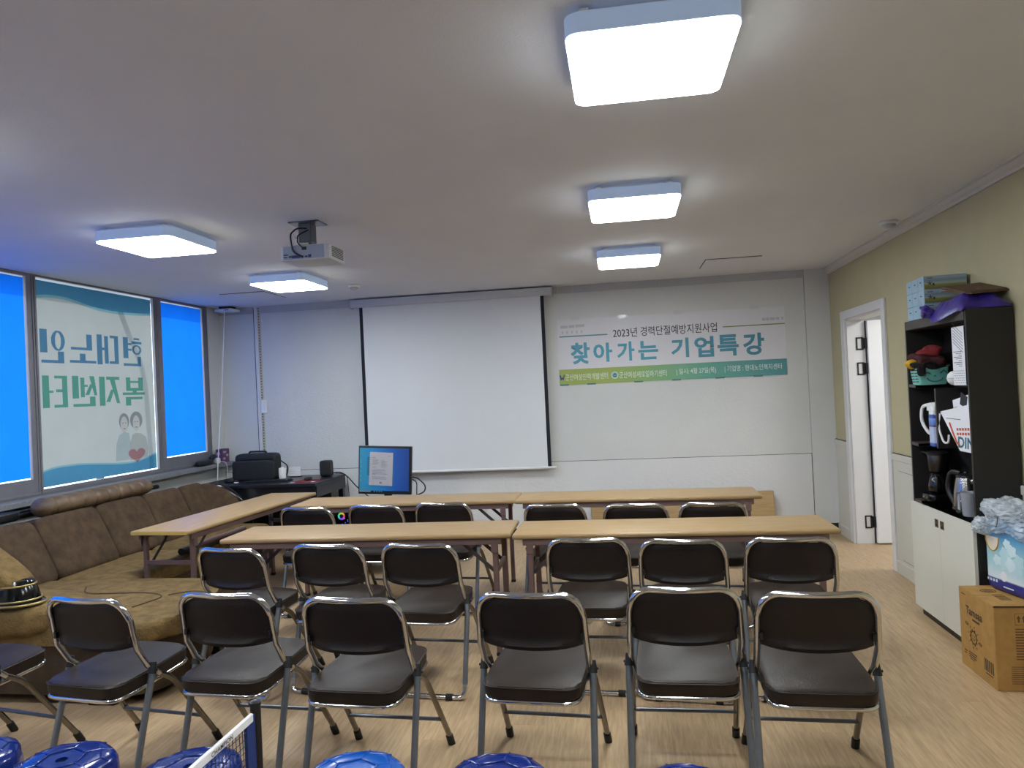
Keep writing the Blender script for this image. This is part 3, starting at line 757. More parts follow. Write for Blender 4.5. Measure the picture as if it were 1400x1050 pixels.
# fifth table, folded, on its long edge against the front wall
lt = thing('leaning_table', (.52, 7.50, 0), 'folded wood-top table standing on its long edge against the front wall', 'table')
ML = Matrix.Translation((.525, 7.52, 0)) @ Matrix.Rotation(math.radians(-9), 4, 'X')
b = B(); b.prism(rrect(-.9, .9, 0, .45, .012, 3), -.014, .014, M=ML @ Matrix.Rotation(PI/2, 4, 'X'), bev=.01, seg=2); ob('table_top', b, TABLEW, lt, 30)
for z in (.06, .39):
    b = B(); b.box(-.84, .84, .014, .045, z-.01, z+.01, M=ML); ob('apron', b, MAUVE, lt, 0)
for sx in (-1, 1):
    for z in (.09, .36):
        b = B(); b.box(sx*.14, sx*.80, .030, .058, z-.014, z+.014, M=ML); ob('folded_leg', b, MAUVE, lt, 0)

# ================================================================== folding chairs
def chair():
    t = thing('folding_chair', (0, 0, 0), '', 'chair', 'brown vinyl folding chairs with chrome frames')
    # local: +y is forward, y=0 at the front feet; x sideways
    hw = .197
    side = [(-.503, .775), (-.476, .70), (-.452, .57), (-.405, .490), (-.335, .430)]
    # inverted U: straight sides, rounded top, slightly hollowed top bar
    def S(s):
        return [Vector((s*(hw+.006*math.sin(k)), y, z)) for k, (y, z) in enumerate(side)]
    r_ = .075
    left = [Vector((-hw-.008, -.335, .430)), Vector((-hw-.009, -.40, .487)), Vector((-hw-.010, -.452, .57)), Vector((-hw-.006, -.476, .69))]
    arc = []
    for k in range(7):
        q = PI/2*k/6
        u = 1-math.cos(q); v = math.sin(q)
        arc.append(Vector((-hw-.004+r_*u, -.480-.030*v, .695+.082*v)))
    mid = [Vector((x, -.510-.018*(1-(x/.12)**2) if abs(x) < .12 else -.510, .777)) for x in (-.08, -.04, 0, .04, .08)]
    half = left+arc
    pts = half+mid+[Vector((-p.x, p.y, p.z)) for p in half[::-1]]
    b = B(); b.tube(pts, .0125, 10, cap=False); ob('back_frame', b, CHROME, t, 60, False)
    for s in (-1, 1):
        leg = fillet([(s*(hw+.008), -.335, .430), (s*(hw+.009), -.262, .384), (s*(hw+.022), -.012, .03)], .07, 6)
        b = B(); b.tube(leg, .0125, 10, cap=False); lg = ob('leg', b, CHROMEB, t, 60, False)
        b = B(); b.tube([(s*(hw+.0205), -.026, .048), (s*(hw+.0225), 0, .0)], .0165, 10); ob('foot_cap', b, RUBBER, lg, 40, False)
        # rear leg, capped where it pivots on the frame
        q = [(s*(hw+.020), -.388, .450), (s*(hw+.024), -.500, .075)]
        b = B(); b.tube(q, .0135, 10); lg = ob('leg', b, LEGGREY, t, 60, False)
        b = B(); b.tube([(s*(hw+.019), -.376, .492), (s*(hw+.020), -.389, .448)], [.012, .0175], 10); b.lathe([(.005, 0), (.005, .006), (0, .008)], (s*(hw+.034), -.382, .462), 8, M=Matrix.Rotation(s*PI/2, 4, 'Y')); ob('pivot_cap', b, RUBBER, lg, 40, False)
        b = B(); b.tube([(s*(hw+.004), -.34, .435), (s*(hw-.005), -.345, .41), (s*(hw-.015), -.35, .40)], .007, 6); ob('seat_bracket', b, STEELG, t, 60, False)
    x0 = hw+.024
    arcp = fillet([(-x0, -.498, .082), (-x0, -.522, .0145), (x0, -.522, .0145), (x0, -.498, .082)], .075, 7)
    b = B(); b.tube(arcp, .0125, 10, cap=False); fb = ob('floor_bar', b, CHROME, t, 60, False)
    for s in (-1, 1):
        b = B(); b.tube([(s*.125, -.522, .0160), (s*.160, -.522, .0160)], .016, 10); ob('rubber_pad', b, RUBBER, fb, 40, False)
    b = B(); b.tube([(-hw-.016, -.108, .155), (hw+.016, -.108, .155)], .0085, 8); ob('stretcher', b, STEELG, t, 60, False)
    # seat cushion: rounded trapezoid, thick pad
    def so(g):
        k = fillet([(0, -.555-g), (-.185-g*.8, -.553-g), (-.187-g, -.36), (-.172-g, -.105+g*.2), (0, -.092+g), (.172+g, -.105+g*.2), (.187+g, -.36), (.185+g*.8, -.553-g), (0, -.555-g)], .062, 5)
        return [(p.x, p.y) for p in k[:-1]]
    tilt = Matrix.Translation((0, 0, .385)) @ Matrix.Rotation(math.radians(3), 4, 'X') @ Matrix.Translation((0, .36-.012, 0))
    tl = Matrix.Translation((0, -.348, .428)) @ Matrix.Rotation(math.radians(2.6), 4, 'X') @ Matrix.Translation((0, .348, 0))
    b = B(); b.prism(so(0), -.022, .030, M=tl, bev=.014, seg=3); st = ob('seat', b, VINYL, t, 40, False)
    b = B(); b.tube([(tl @ Vector((x, y, .024))) for x, y in so(.0005)], .003, 5, closed=True); ob('seat_piping', b, VINYL, st, 60, False)
    b = B(); b.tube([(tl @ Vector((x, y, -.030))) for x, y in so(-.006)], .0095, 8, closed=True); ob('seat_rim', b, CHROME, t, 60, False)
    # backrest: padded curved panel inside the frame, its lower edge bows down
    nx, nz = 12, 14; th = .018
    ax = Vector((0, -.486, .758)); bx = Vector((0, -.452, .578))
    b = B(); gr = {}
    for side_ in (0, 1):
        for i in range(nx+1):
            for j in range(nz+1):
                u = 2*i/nx-1; v = j/nz
                X = u*(hw-.004)
                if v > .8: X = u*(hw-.004-.055*((v-.8)/.2)**2)
                lowdip = -.022*(1-u*u)*(1-v)**2
                base = bx.lerp(ax, v)
                edge = (1-abs(u)**6)*(1-abs(2*v-1)**8)
                yb = -.012*(1-u*u)       # hollowed plan
                off = (th*edge)*(1 if side_ else -1)*(.45 if side_ == 0 else .8)
                if side_ == 0: off = -off
                if side_ == 0: off += .016*(1 if v < .07 else max(0, 1-(v-.07)/.10))*(1-abs(u)**8)   # rolled lower lip
                gr[side_, i, j] = b.bm.verts.new((X, base.y+yb+(-off if side_ == 0 else off)*.98, base.z+lowdip))
    for i in range(nx):
        for j in range(nz):
            b.bm.faces.new((gr[0, i, j], gr[0, i+1, j], gr[0, i+1, j+1], gr[0, i, j+1]))
            b.bm.faces.new((gr[1, i, j], gr[1, i, j+1], gr[1, i+1, j+1], gr[1, i+1, j]))
    bmesh.ops.remove_doubles(b.bm, verts=b.bm.verts, dist=.0006)
    bb = [e for e in b.bm.edges if e.is_boundary]
    if bb:
        try: bmesh.ops.bridge_loops(b.bm, edges=bb)
        except Exception: pass
    br = ob('backrest', b, VINYLB, t, 50, False)
    for s in (-1, 1):
        b = B(); b.box(s*(hw-.004)-.006, s*(hw-.004)+.006, -.475, -.455, .60, .625)
        ob('back_bracket', b, BLACK, t, 0, False)
    return t
ch = chair()
CH = [  # mid of front feet, yaw, label
 (-2.80, 3.165, -11, 'near-row folding chair cut by the left picture edge, its seat looking bluish'),
 (-2.140, 3.210, -8, 'near-row folding chair in front of the sofa chaise, leftmost one whole in view'),
 (-1.605, 3.275, -4.5, 'near-row folding chair just behind the net post, second whole one from the left'),
 (-1.040, 3.200, -3.5, 'near-row folding chair behind the light blue stool, left of the aisle'),
 (-.353, 3.255, -4.2, 'near-row folding chair standing alone right of the aisle, behind a dark blue stool'),
 (.195, 3.316, -.8, 'near-row folding chair between the aisle chair and the rightmost one'),
 (.663, 3.247, -2, 'rightmost near-row folding chair, closest to the cardboard carton'),
 (-2.025, 4.13, -9, 'middle-row folding chair nearest the sofa, leftmost of six'),
 (-1.540, 4.19, -5, 'middle-row folding chair second from the sofa, its lower half behind nearer chairs'),
 (-1.035, 4.17, -5, 'middle-row folding chair left of the table joint'),
 (-.200, 4.24, -2, 'middle-row folding chair right of the table joint'),
 (.300, 4.17, -6, 'middle-row folding chair in the centre of the right near table'),
 (.800, 4.18, -5, 'middle-row folding chair at the right end of the near table, scuffed on its back'),
 (-2.235, 5.48, -5, 'far-row folding chair nearest the sofa, at the left far table'),
 (-1.735, 5.52, -5, 'far-row folding chair right of the glowing computer fan'),
 (-1.250, 5.55, -5, 'far-row folding chair at the right end of the left far table'),
 (-.435, 5.37, -6, 'far-row folding chair at the left end of the right far table'),
 (.095, 5.30, -6, 'far-row folding chair in the middle of the right far table'),
 (.575, 5.28, -6, 'far-row folding chair at the right end of the right far table'),
]
for i, (x, y, a, l) in enumerate(CH):
    o = ch if i == 0 else copy_tree(ch)
    o.location = (x, y, 0); o.rotation_euler.z = math.radians(a); o['label'] = l

# ================================================================== sofa
sf = thing('corner_sofa', (-3.5, 5.0, 0), 'worn brown suede corner sofa with a rounded chaise, under the windows', 'sofa')
backs = [(3.74, 4.50, -4.02, 0), (4.50, 5.11, -4.02, 0), (5.11, 5.67, -4.02, 0), (5.67, 6.17, -4.02, 0), (6.17, 6.47, -4.0, -5)]
for (y0, y1, x, rz) in backs:
    M = Matrix.Rotation(math.radians(rz), 4, 'Z') @ Matrix.Rotation(math.radians(-27), 4, 'Y')
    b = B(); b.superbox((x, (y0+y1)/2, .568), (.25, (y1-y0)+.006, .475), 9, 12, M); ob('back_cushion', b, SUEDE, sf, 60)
b = B(); b.superbox((-4.13, 5.2, .42), (.22, 3.0, .74), 8, 8); ob('back_frame', b, SUEDED, sf, 60)
def drop(p): return Vector((p.x, p.y, p.z-.22*max(0, (p.y+.05)/.28)**1.6*(p.z+.24)/.48))
MC = Matrix.Rotation(math.radians(-58), 4, 'Z') @ Matrix.Rotation(math.radians(-14), 4, 'Y')
b = B(); b.superbox((-3.865, 6.515, .568), (.17, .46, .475), 5, 14, MC, drop); ob('back_cushion', b, SUEDE, sf, 60)
b = B(); b.superbox((-3.845, 6.585, .42), (.17, .56, .76), 6, 14, Matrix.Rotation(math.radians(-58), 4, 'Z'), lambda p: Vector((p.x, p.y, p.z-.26*max(0, (p.y+.05)/.32)**1.6*(p.z+.38)/.76))); ob('end_shell', b, BLACKG, sf, 60)
for (y0, y1) in ((4.40, 5.42), (5.43, 6.55)):
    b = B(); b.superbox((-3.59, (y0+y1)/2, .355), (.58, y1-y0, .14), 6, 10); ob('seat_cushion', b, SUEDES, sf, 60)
b = B(); b.box(-4.0, -3.33, 4.38, 6.56, .05, .30, .015, seg=2); ob('base', b, SUEDED, sf)
out = fillet([(-3.9, 3.47, 0), (-2.9, 3.45, 0), (-2.42, 3.45, 0), (-2.40, 4.0, 0), (-2.60, 4.42, 0), (-3.1, 4.43, 0), (-3.9, 4.41, 0)], .24, 8)
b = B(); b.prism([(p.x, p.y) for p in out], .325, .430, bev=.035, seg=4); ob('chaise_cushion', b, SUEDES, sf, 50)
inn = fillet([(-3.9, 3.50, 0), (-2.9, 3.49, 0), (-2.48, 3.49, 0), (-2.46, 4.0, 0), (-2.64, 4.37, 0), (-3.1, 4.38, 0), (-3.9, 4.37, 0)], .22, 8)
b = B(); b.prism([(p.x, p.y) for p in inn], .055, .33); ob('base', b, SUEDED, sf, 40)
b = B()
b.tube([Vector(p) for p in fillet([(-3.42, 4.22, .431), (-3.30, 4.05, .432), (-2.88, 4.08, .431), (-2.72, 4.0, .431), (-2.78, 3.78, .431)], .12, 6)], .005, 6)
b.tube([Vector(p) for p in fillet([(-2.72, 4.02, .431), (-2.62, 4.12, .43), (-2.48, 4.08, .425)], .08, 5)], .006, 6)
ob('seat_seam', b, mat('seat_seam_brown', (70, 55, 34), .9, var=.1), sf, 60)
for (x, y) in ((-2.78, 3.53), (-2.62, 4.28), (-3.40, 4.46), (-3.40, 6.45), (-3.8, 3.55)):
    b = B(); b.box(x-.075, x+.075, y-.03, y+.03, 0, .058, .004); ob('foot', b, BLACK, sf, 0)
# arm at the near end
b = B(); b.superbox((-3.42, 3.60, .455), (.88, .42, .20), 3.4, 10); ob('arm_body', b, SUEDES, sf, 60)
b = B(); b.superbox((-3.43, 3.50, .772), (.58, .21, .105), 3.6, 12, Matrix.Rotation(math.radians(34.5), 4, 'Y')); ob('arm_pad', b, SUEDES, sf, 60)
def eset(cx, cy, rx, ry, z): return [(x, y, z) for x, y in ell(cx, cy, rx, ry, 32)]
AX, AY = -3.25, 3.495
b = B(); b.prism(ell(AX, AY, .160, .105, 32), .535, .553, bev=.004); arm = ob('arm_plate', b, BLACKG, sf, 40)
b = B(); b.tube(eset(AX, AY, .161, .106, .546), .006, 6, closed=True); ob('gold_edge', b, GOLD, arm, 60)
b = B(); b.lathe([(.138, .553), (.136, .575), (.125, .61), (.112, .642), (.10, .665), (0, .67)], (AX-.008, AY, 0), 32, M=Matrix.Diagonal((1, .72, 1, 1))); bl = ob('arm_block', b, BLACKG, sf, 60)
b = B(); b.tube(eset(AX-.008, AY, .139, .101, .565), .005, 6, closed=True); ob('gold_edge', b, GOLD, bl, 60)
b = B(); b.tube(eset(AX-.008, AY, .114, .083, .640), .005, 6, closed=True); ob('gold_edge', b, GOLD, bl, 60)
# seams between back panels
for y in (4.50, 5.11, 5.67, 6.17):
    pass
bo = thing('ruffled_bolster', (-4.06, 5.26, .80), 'brown ruffled bolster cushion lying along the top of the sofa back', 'cushion')
b = B(); pr = []
n = 120
prof = []
for k in range(n+1):
    u = k/n
    e = min(1, (min(u, 1-u)/.05))**.5
    prof.append((max(.001, .088*e*(1-.13*(abs(math.cos(u*PI*9.5))**14))), 4.62+u*1.26))
b.lathe([(r, z) for r, z in prof], (0, 0, 0), 20, M=Matrix(((1.0, 0, 0, -4.12), (0, 0, 1, 0), (0, .78, 0, .872), (0, 0, 0, 1))))
ob('cover', b, BOLST, bo, 60)
fs = thing('folded_stand', (-4.22, 5.2, .84), 'black folded stand lying behind the bolster on the sofa top', 'stand')
for k, (dx, dz, r_) in enumerate(((0, 0, .018), (.028, .012, .014), (.012, .032, .012))):
    b = B(); b.tube([(-4.255+dx, 4.05, .822+dz), (-4.255+dx, 6.20-.05*k, .822+dz)], r_, 10); ob('tube', b, BLACK, fs)
b = B(); b.superbox((-4.245, 4.50, .835), (.07, .22, .07), 4, 6); ob('clamp', b, BLACK, fs, 60)
rl = thing('rolled_mat', (-3.44, 5.55, .44), 'brown roll with a chrome ferrule lying on the sofa seat under the side table', 'roll')
b = B(); b.tube([(-3.345, 5.30, .452), (-3.345, 6.05, .452)], .024, 14); ob('roll', b, MAUVE, rl)
b = B(); b.tube([(-3.345, 5.24, .452), (-3.345, 5.31, .452)], .028, 14); ob('ferrule', b, CHROME, rl)
b = B(); b.tube([(-3.345, 5.12, .452), (-3.345, 5.24, .452)], .026, 14); ob('end_grip', b, BLACK, rl)

# ================================================================== corner desk and what stands on it
dk = thing('corner_desk', (-3.65, 7.15, 0), 'black desk in the window corner below the black laptop bag', 'desk')
b = B(); b.box(-4.29, -2.985, 6.765, 7.56, .712, .742, .003); ob('desk_top', b, DESKM, dk, 0)
b = B(); b.box(-3.005, -2.985, 6.80, 7.55, .60, .712); ob('side_rail', b, DESKM, dk, 0)
b = B(); b.box(-4.27, -3.0, 6.79, 6.81, .60, .712); ob('front_rail', b, DESKM, dk, 0)
for x, y in ((-4.25, 6.82), (-3.02, 6.82), (-4.25, 7.52), (-3.02, 7.52)):
    b = B(); b.box(x-.025, x+.025, y-.025, y+.025, 0, .712); ob('leg', b, DESKM, dk, 0)
b = B(); b.box(-4.25, -3.05, 7.30, 7.32, .15, .712); ob('modesty_panel', b, DESKM, dk, 0)
ZD = .742
lb = thing('laptop_bag', (-3.83, 7.27, ZD), 'black laptop bag standing on the corner desk', 'bag')
b = B(); b.superbox((-3.83, 7.28, ZD+.135), (.46, .15, .28), 9, 10); ob('body', b, FABB, lb, 60)
b = B(); b.superbox((-3.84, 7.205, ZD+.105), (.47, .05, .205), 9, 8); ob('front_pocket', b, FABB, lb, 60)
b = B(); b.tube([(-4.03, 7.199, ZD+.215), (-3.63, 7.199, ZD+.22)], .006, 6); ob('zip', b, BLACK, lb)
b = B(); b.tube(fillet([(-3.93, 7.28, ZD+.27), (-3.92, 7.28, ZD+.292), (-3.74, 7.28, ZD+.292), (-3.73, 7.28, ZD+.27)], .03), .010, 8); ob('handle', b, FABB, lb)
b = B(); b.tube(fillet([(-3.61, 7.33, ZD+.19), (-3.55, 7.40, ZD+.12), (-3.57, 7.38, ZD+.012), (-3.62, 7.34, ZD+.01)], .05), .014, 6, squash=(.4, 1)); ob('strap', b, FABB, lb)
tr = thing('tissue_roll', (-3.560, 7.27, ZD), 'white cylinder container on the desk beside the laptop bag', 'container')
b = B(); b.lathe([(.036, 0), (.037, .004), (.037, .105), (.033, .112), (.016, .113), (.016, .122), (0, .123)], (-3.560, 7.27, ZD), 20); ob('body', b, WHITEP, tr)
cs = thing('card_stand', (-3.50, 7.42, ZD), 'small white paper card on a stand, on the corner desk', 'card')
b = B(); b.box(-3.565, -3.43, 7.42, 7.424, ZD+.008, ZD+.105); ob('card', b, PAPER, cs, 0)
b = B(); b.box(-3.54, -3.42, 7.385, 7.43, ZD, ZD+.008); ob('base', b, BLACK, cs, 0)
b = B()
for k in range(3): b.box(-3.545, -3.50+.02*(k % 2), 7.4192, 7.42, ZD+.035+k*.02, ZD+.038+k*.02)
ob('printed_line', b, INKG, cs, 0)
sp = thing('speaker', (-3.115, 7.36, ZD), 'small black upright speaker at the right end of the corner desk', 'speaker')
b = B(); b.superbox((-3.115, 7.37, ZD+.085), (.118, .11, .168), 7, 10); ob('cabinet', b, BLACK, sp, 60)
b = B(); b.superbox((-3.115, 7.318, ZD+.09), (.098, .012, .14), 8, 6); ob('grille', b, FABB, sp, 60)
kb = thing('keyboard', (-3.57, 7.02, ZD), 'black keyboard on the corner desk', 'keyboard')
b = B(); b.box(-3.80, -3.36, 6.95, 7.09, ZD, ZD+.016, .003); ob('base', b, BLACK, kb, 0)
b = B()
for r_ in range(5):
    for c_ in range(16): b.box(-3.79+c_*.0265, -3.768+c_*.0265, 6.958+r_*.026, 6.979+r_*.026, ZD+.016, ZD+.022)
o = ob('keys', b, BLACK, kb, 0); o['kind'] = 'stuff'
mp_ = thing('mouse_pad', (-3.14, 7.0, ZD), 'dark red mouse pad at the right end of the desk', 'mouse pad')
b = B(); b.box(-3.27, -3.03, 6.83, 7.10, ZD, ZD+.004); ob('pad', b, mat('pad_red', (112, 26, 40), .8, var=.25, vscale=14), mp_, 0)
b = B(); b.box(-3.27, -3.23, 6.83, 6.86, ZD+.004, ZD+.0045); b.box(-3.07, -3.03, 6.85, 6.90, ZD+.004, ZD+.0045); ob('printed_patch', b, PAPER, mp_, 0)
ms = thing('mouse', (-3.16, 7.02, ZD+.004), 'black computer mouse on the red mouse pad', 'mouse')
b = B(); b.superbox((-3.16, 7.01, ZD+.020), (.062, .105, .036), 2.8, 8); ob('shell', b, BLACK, ms, 60)
b = B(); b.box(-3.164, -3.156, 6.968, 6.99, ZD+.030, ZD+.038, .002); ob('wheel', b, STEELG, ms, 0)
sg = thing('small_gadget', (-4.0, 7.03, ZD), 'small black gadget with a white tag at the left end of the desk', 'gadget')
b = B(); b.superbox((-4.02, 7.03, ZD+.018), (.10, .06, .034), 4, 6); ob('case', b, BLACK, sg, 60)
b = B(); b.box(-3.955, -3.915, 7.0, 7.02, ZD, ZD+.005); ob('tag', b, PAPER, sg, 0)
b = B(); b.tube(fillet([(-3.06, 7.42, ZD+.03), (-3.0, 7.47, ZD+.03), (-2.95, 7.52, ZD-.02), (-2.86, 7.55, .60), (-2.72, 7.56, .48), (-2.55, 7.54, .20), (-2.5, 7.5, .01)], .06), .006, 8)
b.tube(fillet([(-3.05, 7.45, ZD+.02), (-2.97, 7.56, ZD), (-2.955, 7.57, .5), (-2.95, 7.56, .01)], .05), .004, 6)
tag(ob('black_cable', b, BLACK), 'black cable running from the small speaker off the end of the desk', 'cable')
# on the sill
pb = thing('purple_box', (-4.35, 7.49, .915), 'small purple printed box on the window sill in the corner', 'box')
b = B(); b.box(-4.39, -4.315, 7.42, 7.565, .915, 1.062, .002); ob('carton', b, mat('purple_card', (74, 44, 84), .6, rgb2=(104, 66, 108), var=.2, vscale=25), pb, 0)
b = B()
for y0, z0, w_, h_ in ((7.44, 1.02, .06, .02), (7.50, .98, .045, .025), (7.44, .95, .04, .02)): b.box(-4.3148, -4.3142, y0, y0+w_, z0, z0+h_)
b.box(-4.38, -4.34, 7.4192, 7.4198, 1.0, 1.03); ob('print', b, mat('print_lilac', (176, 160, 176), .6, var=.1), pb, 0)
sb = thing('sill_case', (-4.35, 7.2, .915), 'black case with a cable lying on the window sill beside the purple box', 'case')
b = B(); b.superbox((-4.355, 7.14, .945), (.075, .27, .062), 4, 8); ob('body', b, BLACK, sb, 60)
b = B(); b.superbox((-4.36, 7.30, .985), (.05, .09, .05), 3, 6, Matrix.Rotation(.5, 4, 'X')); ob('strap', b, BLACK, sb, 60)
sc_ = thing('charger', (-4.34, 7.385, .915), 'white plug charger with a cable on the sill against the purple box', 'charger')
b = B(); b.superbox((-4.345, 7.375, .945), (.045, .055, .06), 5, 6); ob('plug', b, WHITEP, sc_, 60)
b = B(); b.tube(fillet([(-4.33, 7.39, .93), (-4.295, 7.45, .925), (-4.288, 7.47, .86), (-4.285, 7.46, .76)], .03), .004, 6); ob('cable', b, WHITEP, sc_)

# ================================================================== monitor desk behind the far table
md = thing('computer_desk', (-2.3, 6.45, 0), 'low black computer desk behind the far left table, holding the monitor', 'desk')
b = B(); b.box(-2.74, -1.74, 6.14, 6.74, .585, .61, .003); ob('desk_top', b, DESKM, md, 0)
for x in (-2.738, -1.765):
    b = B(); b.box(x, x+.012, 6.16, 6.72, 0, .585); ob('side_panel', b, DESKM, md, 0)
b = B(); b.box(-2.72, -1.765, 6.69, 6.71, .05, .585); ob('back_panel', b, DESKM, md, 0)
mo = thing('monitor', (-2.185, 6.52, .61), 'black flat monitor with a blue desktop picture and a paper taped on it', 'monitor')
MM = Matrix.Translation((-2.187, 6.50, .875)) @ Matrix.Rotation(math.radians(3.3), 4, 'Y') @ Matrix.Rotation(math.radians(4), 4, 'Z')
MW, MH = .492, .440
b = B(); b.box(-MW/2, MW/2, 0, .045, -MH/2, MH/2, .004, M=MM); ob('case', b, BLACK, mo)
SCRM = gradient_mat('desktop_picture', [(0, (44, 124, 156)), (.35, (34, 108, 164)), (.7, (32, 76, 148)), (1, (28, 58, 122))], 'X', -.22, .24, .3, emit=.42)
b = B(); b.box(-MW/2+.010, MW/2-.024, -.0015, 0, -MH/2+.020, MH/2-.018, M=MM); ob('display', b, SCRM, mo, 0)
glow = shader_mat('window_glow', 'emit', (.16, .45, .72), .75)
b = B(); b.box(.062, .082, -.0025, -.001, -.10, .06, M=MM); b.box(-.165, -.135, -.0025, -.001, -.05, .12, M=MM); ob('bright_window', b, shader_mat('window_glow2', 'emit', (.08, .32, .52), .6), mo, 0)
b = B(); b.box(-MW/2+.010, MW/2-.024, -.0025, -.001, -MH/2+.020, -MH/2+.032, M=MM); ob('task_bar', b, shader_mat('bar_dark', 'emit', (.02, .04, .07), .6), mo, 0)
b = B(); b.box(-MW/2+.012, -.13, -.003, -.002, -MH/2+.022, -MH/2+.030, M=MM); ob('search_field', b, shader_mat('bar_light', 'emit', (.6, .65, .7), .6), mo, 0)
b = B()
for k in range(7):
    b.box(-MW/2+.018, -MW/2+.030, -.003, -.001, .15-k*.042, .163-k*.042, M=MM)
for k in range(4): b.box(-.10+k*.022, -.09+k*.022, -.0035, -.002, -MH/2+.022, -MH/2+.030, M=MM)
ob('icon', b, shader_mat('icon_light', 'emit', (.35, .6, .75), .5), mo, 0)
b = B(); b.box(-2.22, -2.15, 6.545, 6.575, .61, .75, .004); ob('stand_post', b, BLACK, mo, 0)
b = B(); b.prism(ell(-2.185, 6.54, .14, .09, 24), .61, .622); ob('stand_foot', b, BLACK, mo, 30)
pp = thing('taped_sheet', (-2.19, 6.49, .76), 'white printed A4 sheet taped to the monitor screen', 'paper')
MP = MM @ Matrix.Translation((-.034, -.0055, .012)) @ Matrix.Rotation(math.radians(1.4), 4, 'Y')
b = B(); b.box(-.108, .108, -.001, 0, -.152, .152, M=MP); ob('sheet', b, mat('paper_grey', (176, 173, 178), .7, var=.02), pp, 0)
b = B(); random.seed(3)
for x0, z0, n_, w_ in ((-.082, .085, 6, .07), (-.002, .075, 7, .06), (-.08, -.01, 5, .15), (-.08, -.075, 3, .155)):
    for k in range(n_):
        q = w_*random.uniform(.55, 1); b.box(x0, x0+q, -.0018, -.001, z0-k*.0095, z0-k*.0095+.003, M=MP)
for x0, z0 in ((-.082, .10), (-.08, .012), (-.08, -.052)): b.box(x0, x0+.028, -.0018, -.001, z0, z0+.005, M=MP)
b.box(-.01, .01, -.0018, -.001, -.135, -.118, M=MP); b.box(.06, .09, -.0018, -.001, .118, .121, M=MP)
ob('printed_line', b, mat('print_grey2', (120, 120, 128), .7, var=.05), pp, 0)
pc = thing('computer_tower', (-2.53, 6.33, 0), 'black computer tower with a rainbow-lit fan under the monitor desk', 'computer')
b = B(); b.box(-2.60, -2.36, 6.155, 6.56, .03, .575, .004); ob('case', b, BLACKG, pc, 0)
b = B(); 
for sx in (-2.57, -2.39): b.box(sx-.02, sx+.02, 6.18, 6.54, 0, .03)
ob('foot', b, RUBBER, pc, 0)
import colorsys
def ring(cx, cz, R0, r, off=0, n=16, s=.9):
    for k in range(n):
        c = colorsys.hsv_to_rgb(((k/n)+off) % 1, .9, 1)
        nm = 'fan_led_%d' % int(((k/n)+off) % 1*16)
        m = MATS.get(nm) or shader_mat(nm, 'emit', c, s)
        a0, a1 = 2*PI*k/n, 2*PI*(k+1)/n
        b = B(); b.tube([(cx+R0*math.cos(a0+(a1-a0)*j/3), 6.151, cz+R0*math.sin(a0+(a1-a0)*j/3)) for j in range(4)], r, 6); ob('led_segment', b, m, pc, 60)
ring(-2.482, .522, .025, .008)
ring(-2.482, .380, .025, .008)
b = B(); b.lathe([(.016, 0), (.016, .006), (0, .007)], (-2.482, 6.154, .522), 16, M=Matrix.Rotation(PI/2, 4, 'X')); ob('fan_hub', b, BLACK, pc)
b = B()
for k in range(9): b.lathe([(.004, 0), (0, .003)], (-2.455+.03*math.sin(k), 6.154, .50-.012*k), 6, M=Matrix.Rotation(PI/2, 4, 'X'))
ob('led_dot', b, shader_mat('led_blue', 'emit', (.1, .2, 1), 2.0), pc, 0)
b = B(); b.tube(fillet([(-1.945, 6.55, .80), (-1.90, 6.56, .79), (-1.83, 6.57, .72), (-1.84, 6.58, .66), (-1.95, 6.60, .615)], .05), .006, 8)
b.tube(fillet([(-1.945, 6.55, .78), (-1.91, 6.57, .75), (-1.92, 6.58, .615)], .04), .005, 8)
tag(ob('monitor_cable', b, BLACK), 'black cable looping out from behind the monitor', 'cable')
# dark bag on the first far-row chair
bg_ = thing('small_pouch', (-2.28, 5.20, .46), 'dark pouch with a red tab on the far-row chair nearest the sofa', 'pouch')
b = B(); b.superbox((-2.33, 5.24, .515), (.24, .17, .12), 3, 8); ob('body', b, DCLOTH, bg_, 60)
b = B(); b.superbox((-2.30, 5.165, .555), (.07, .03, .03), 4, 6); ob('red_tab', b, RED, bg_, 60)
b = B(); b.superbox((-2.26, 5.155, .51), (.06, .02, .03), 4, 6); ob('teal_tab', b, TEAL, bg_, 60)

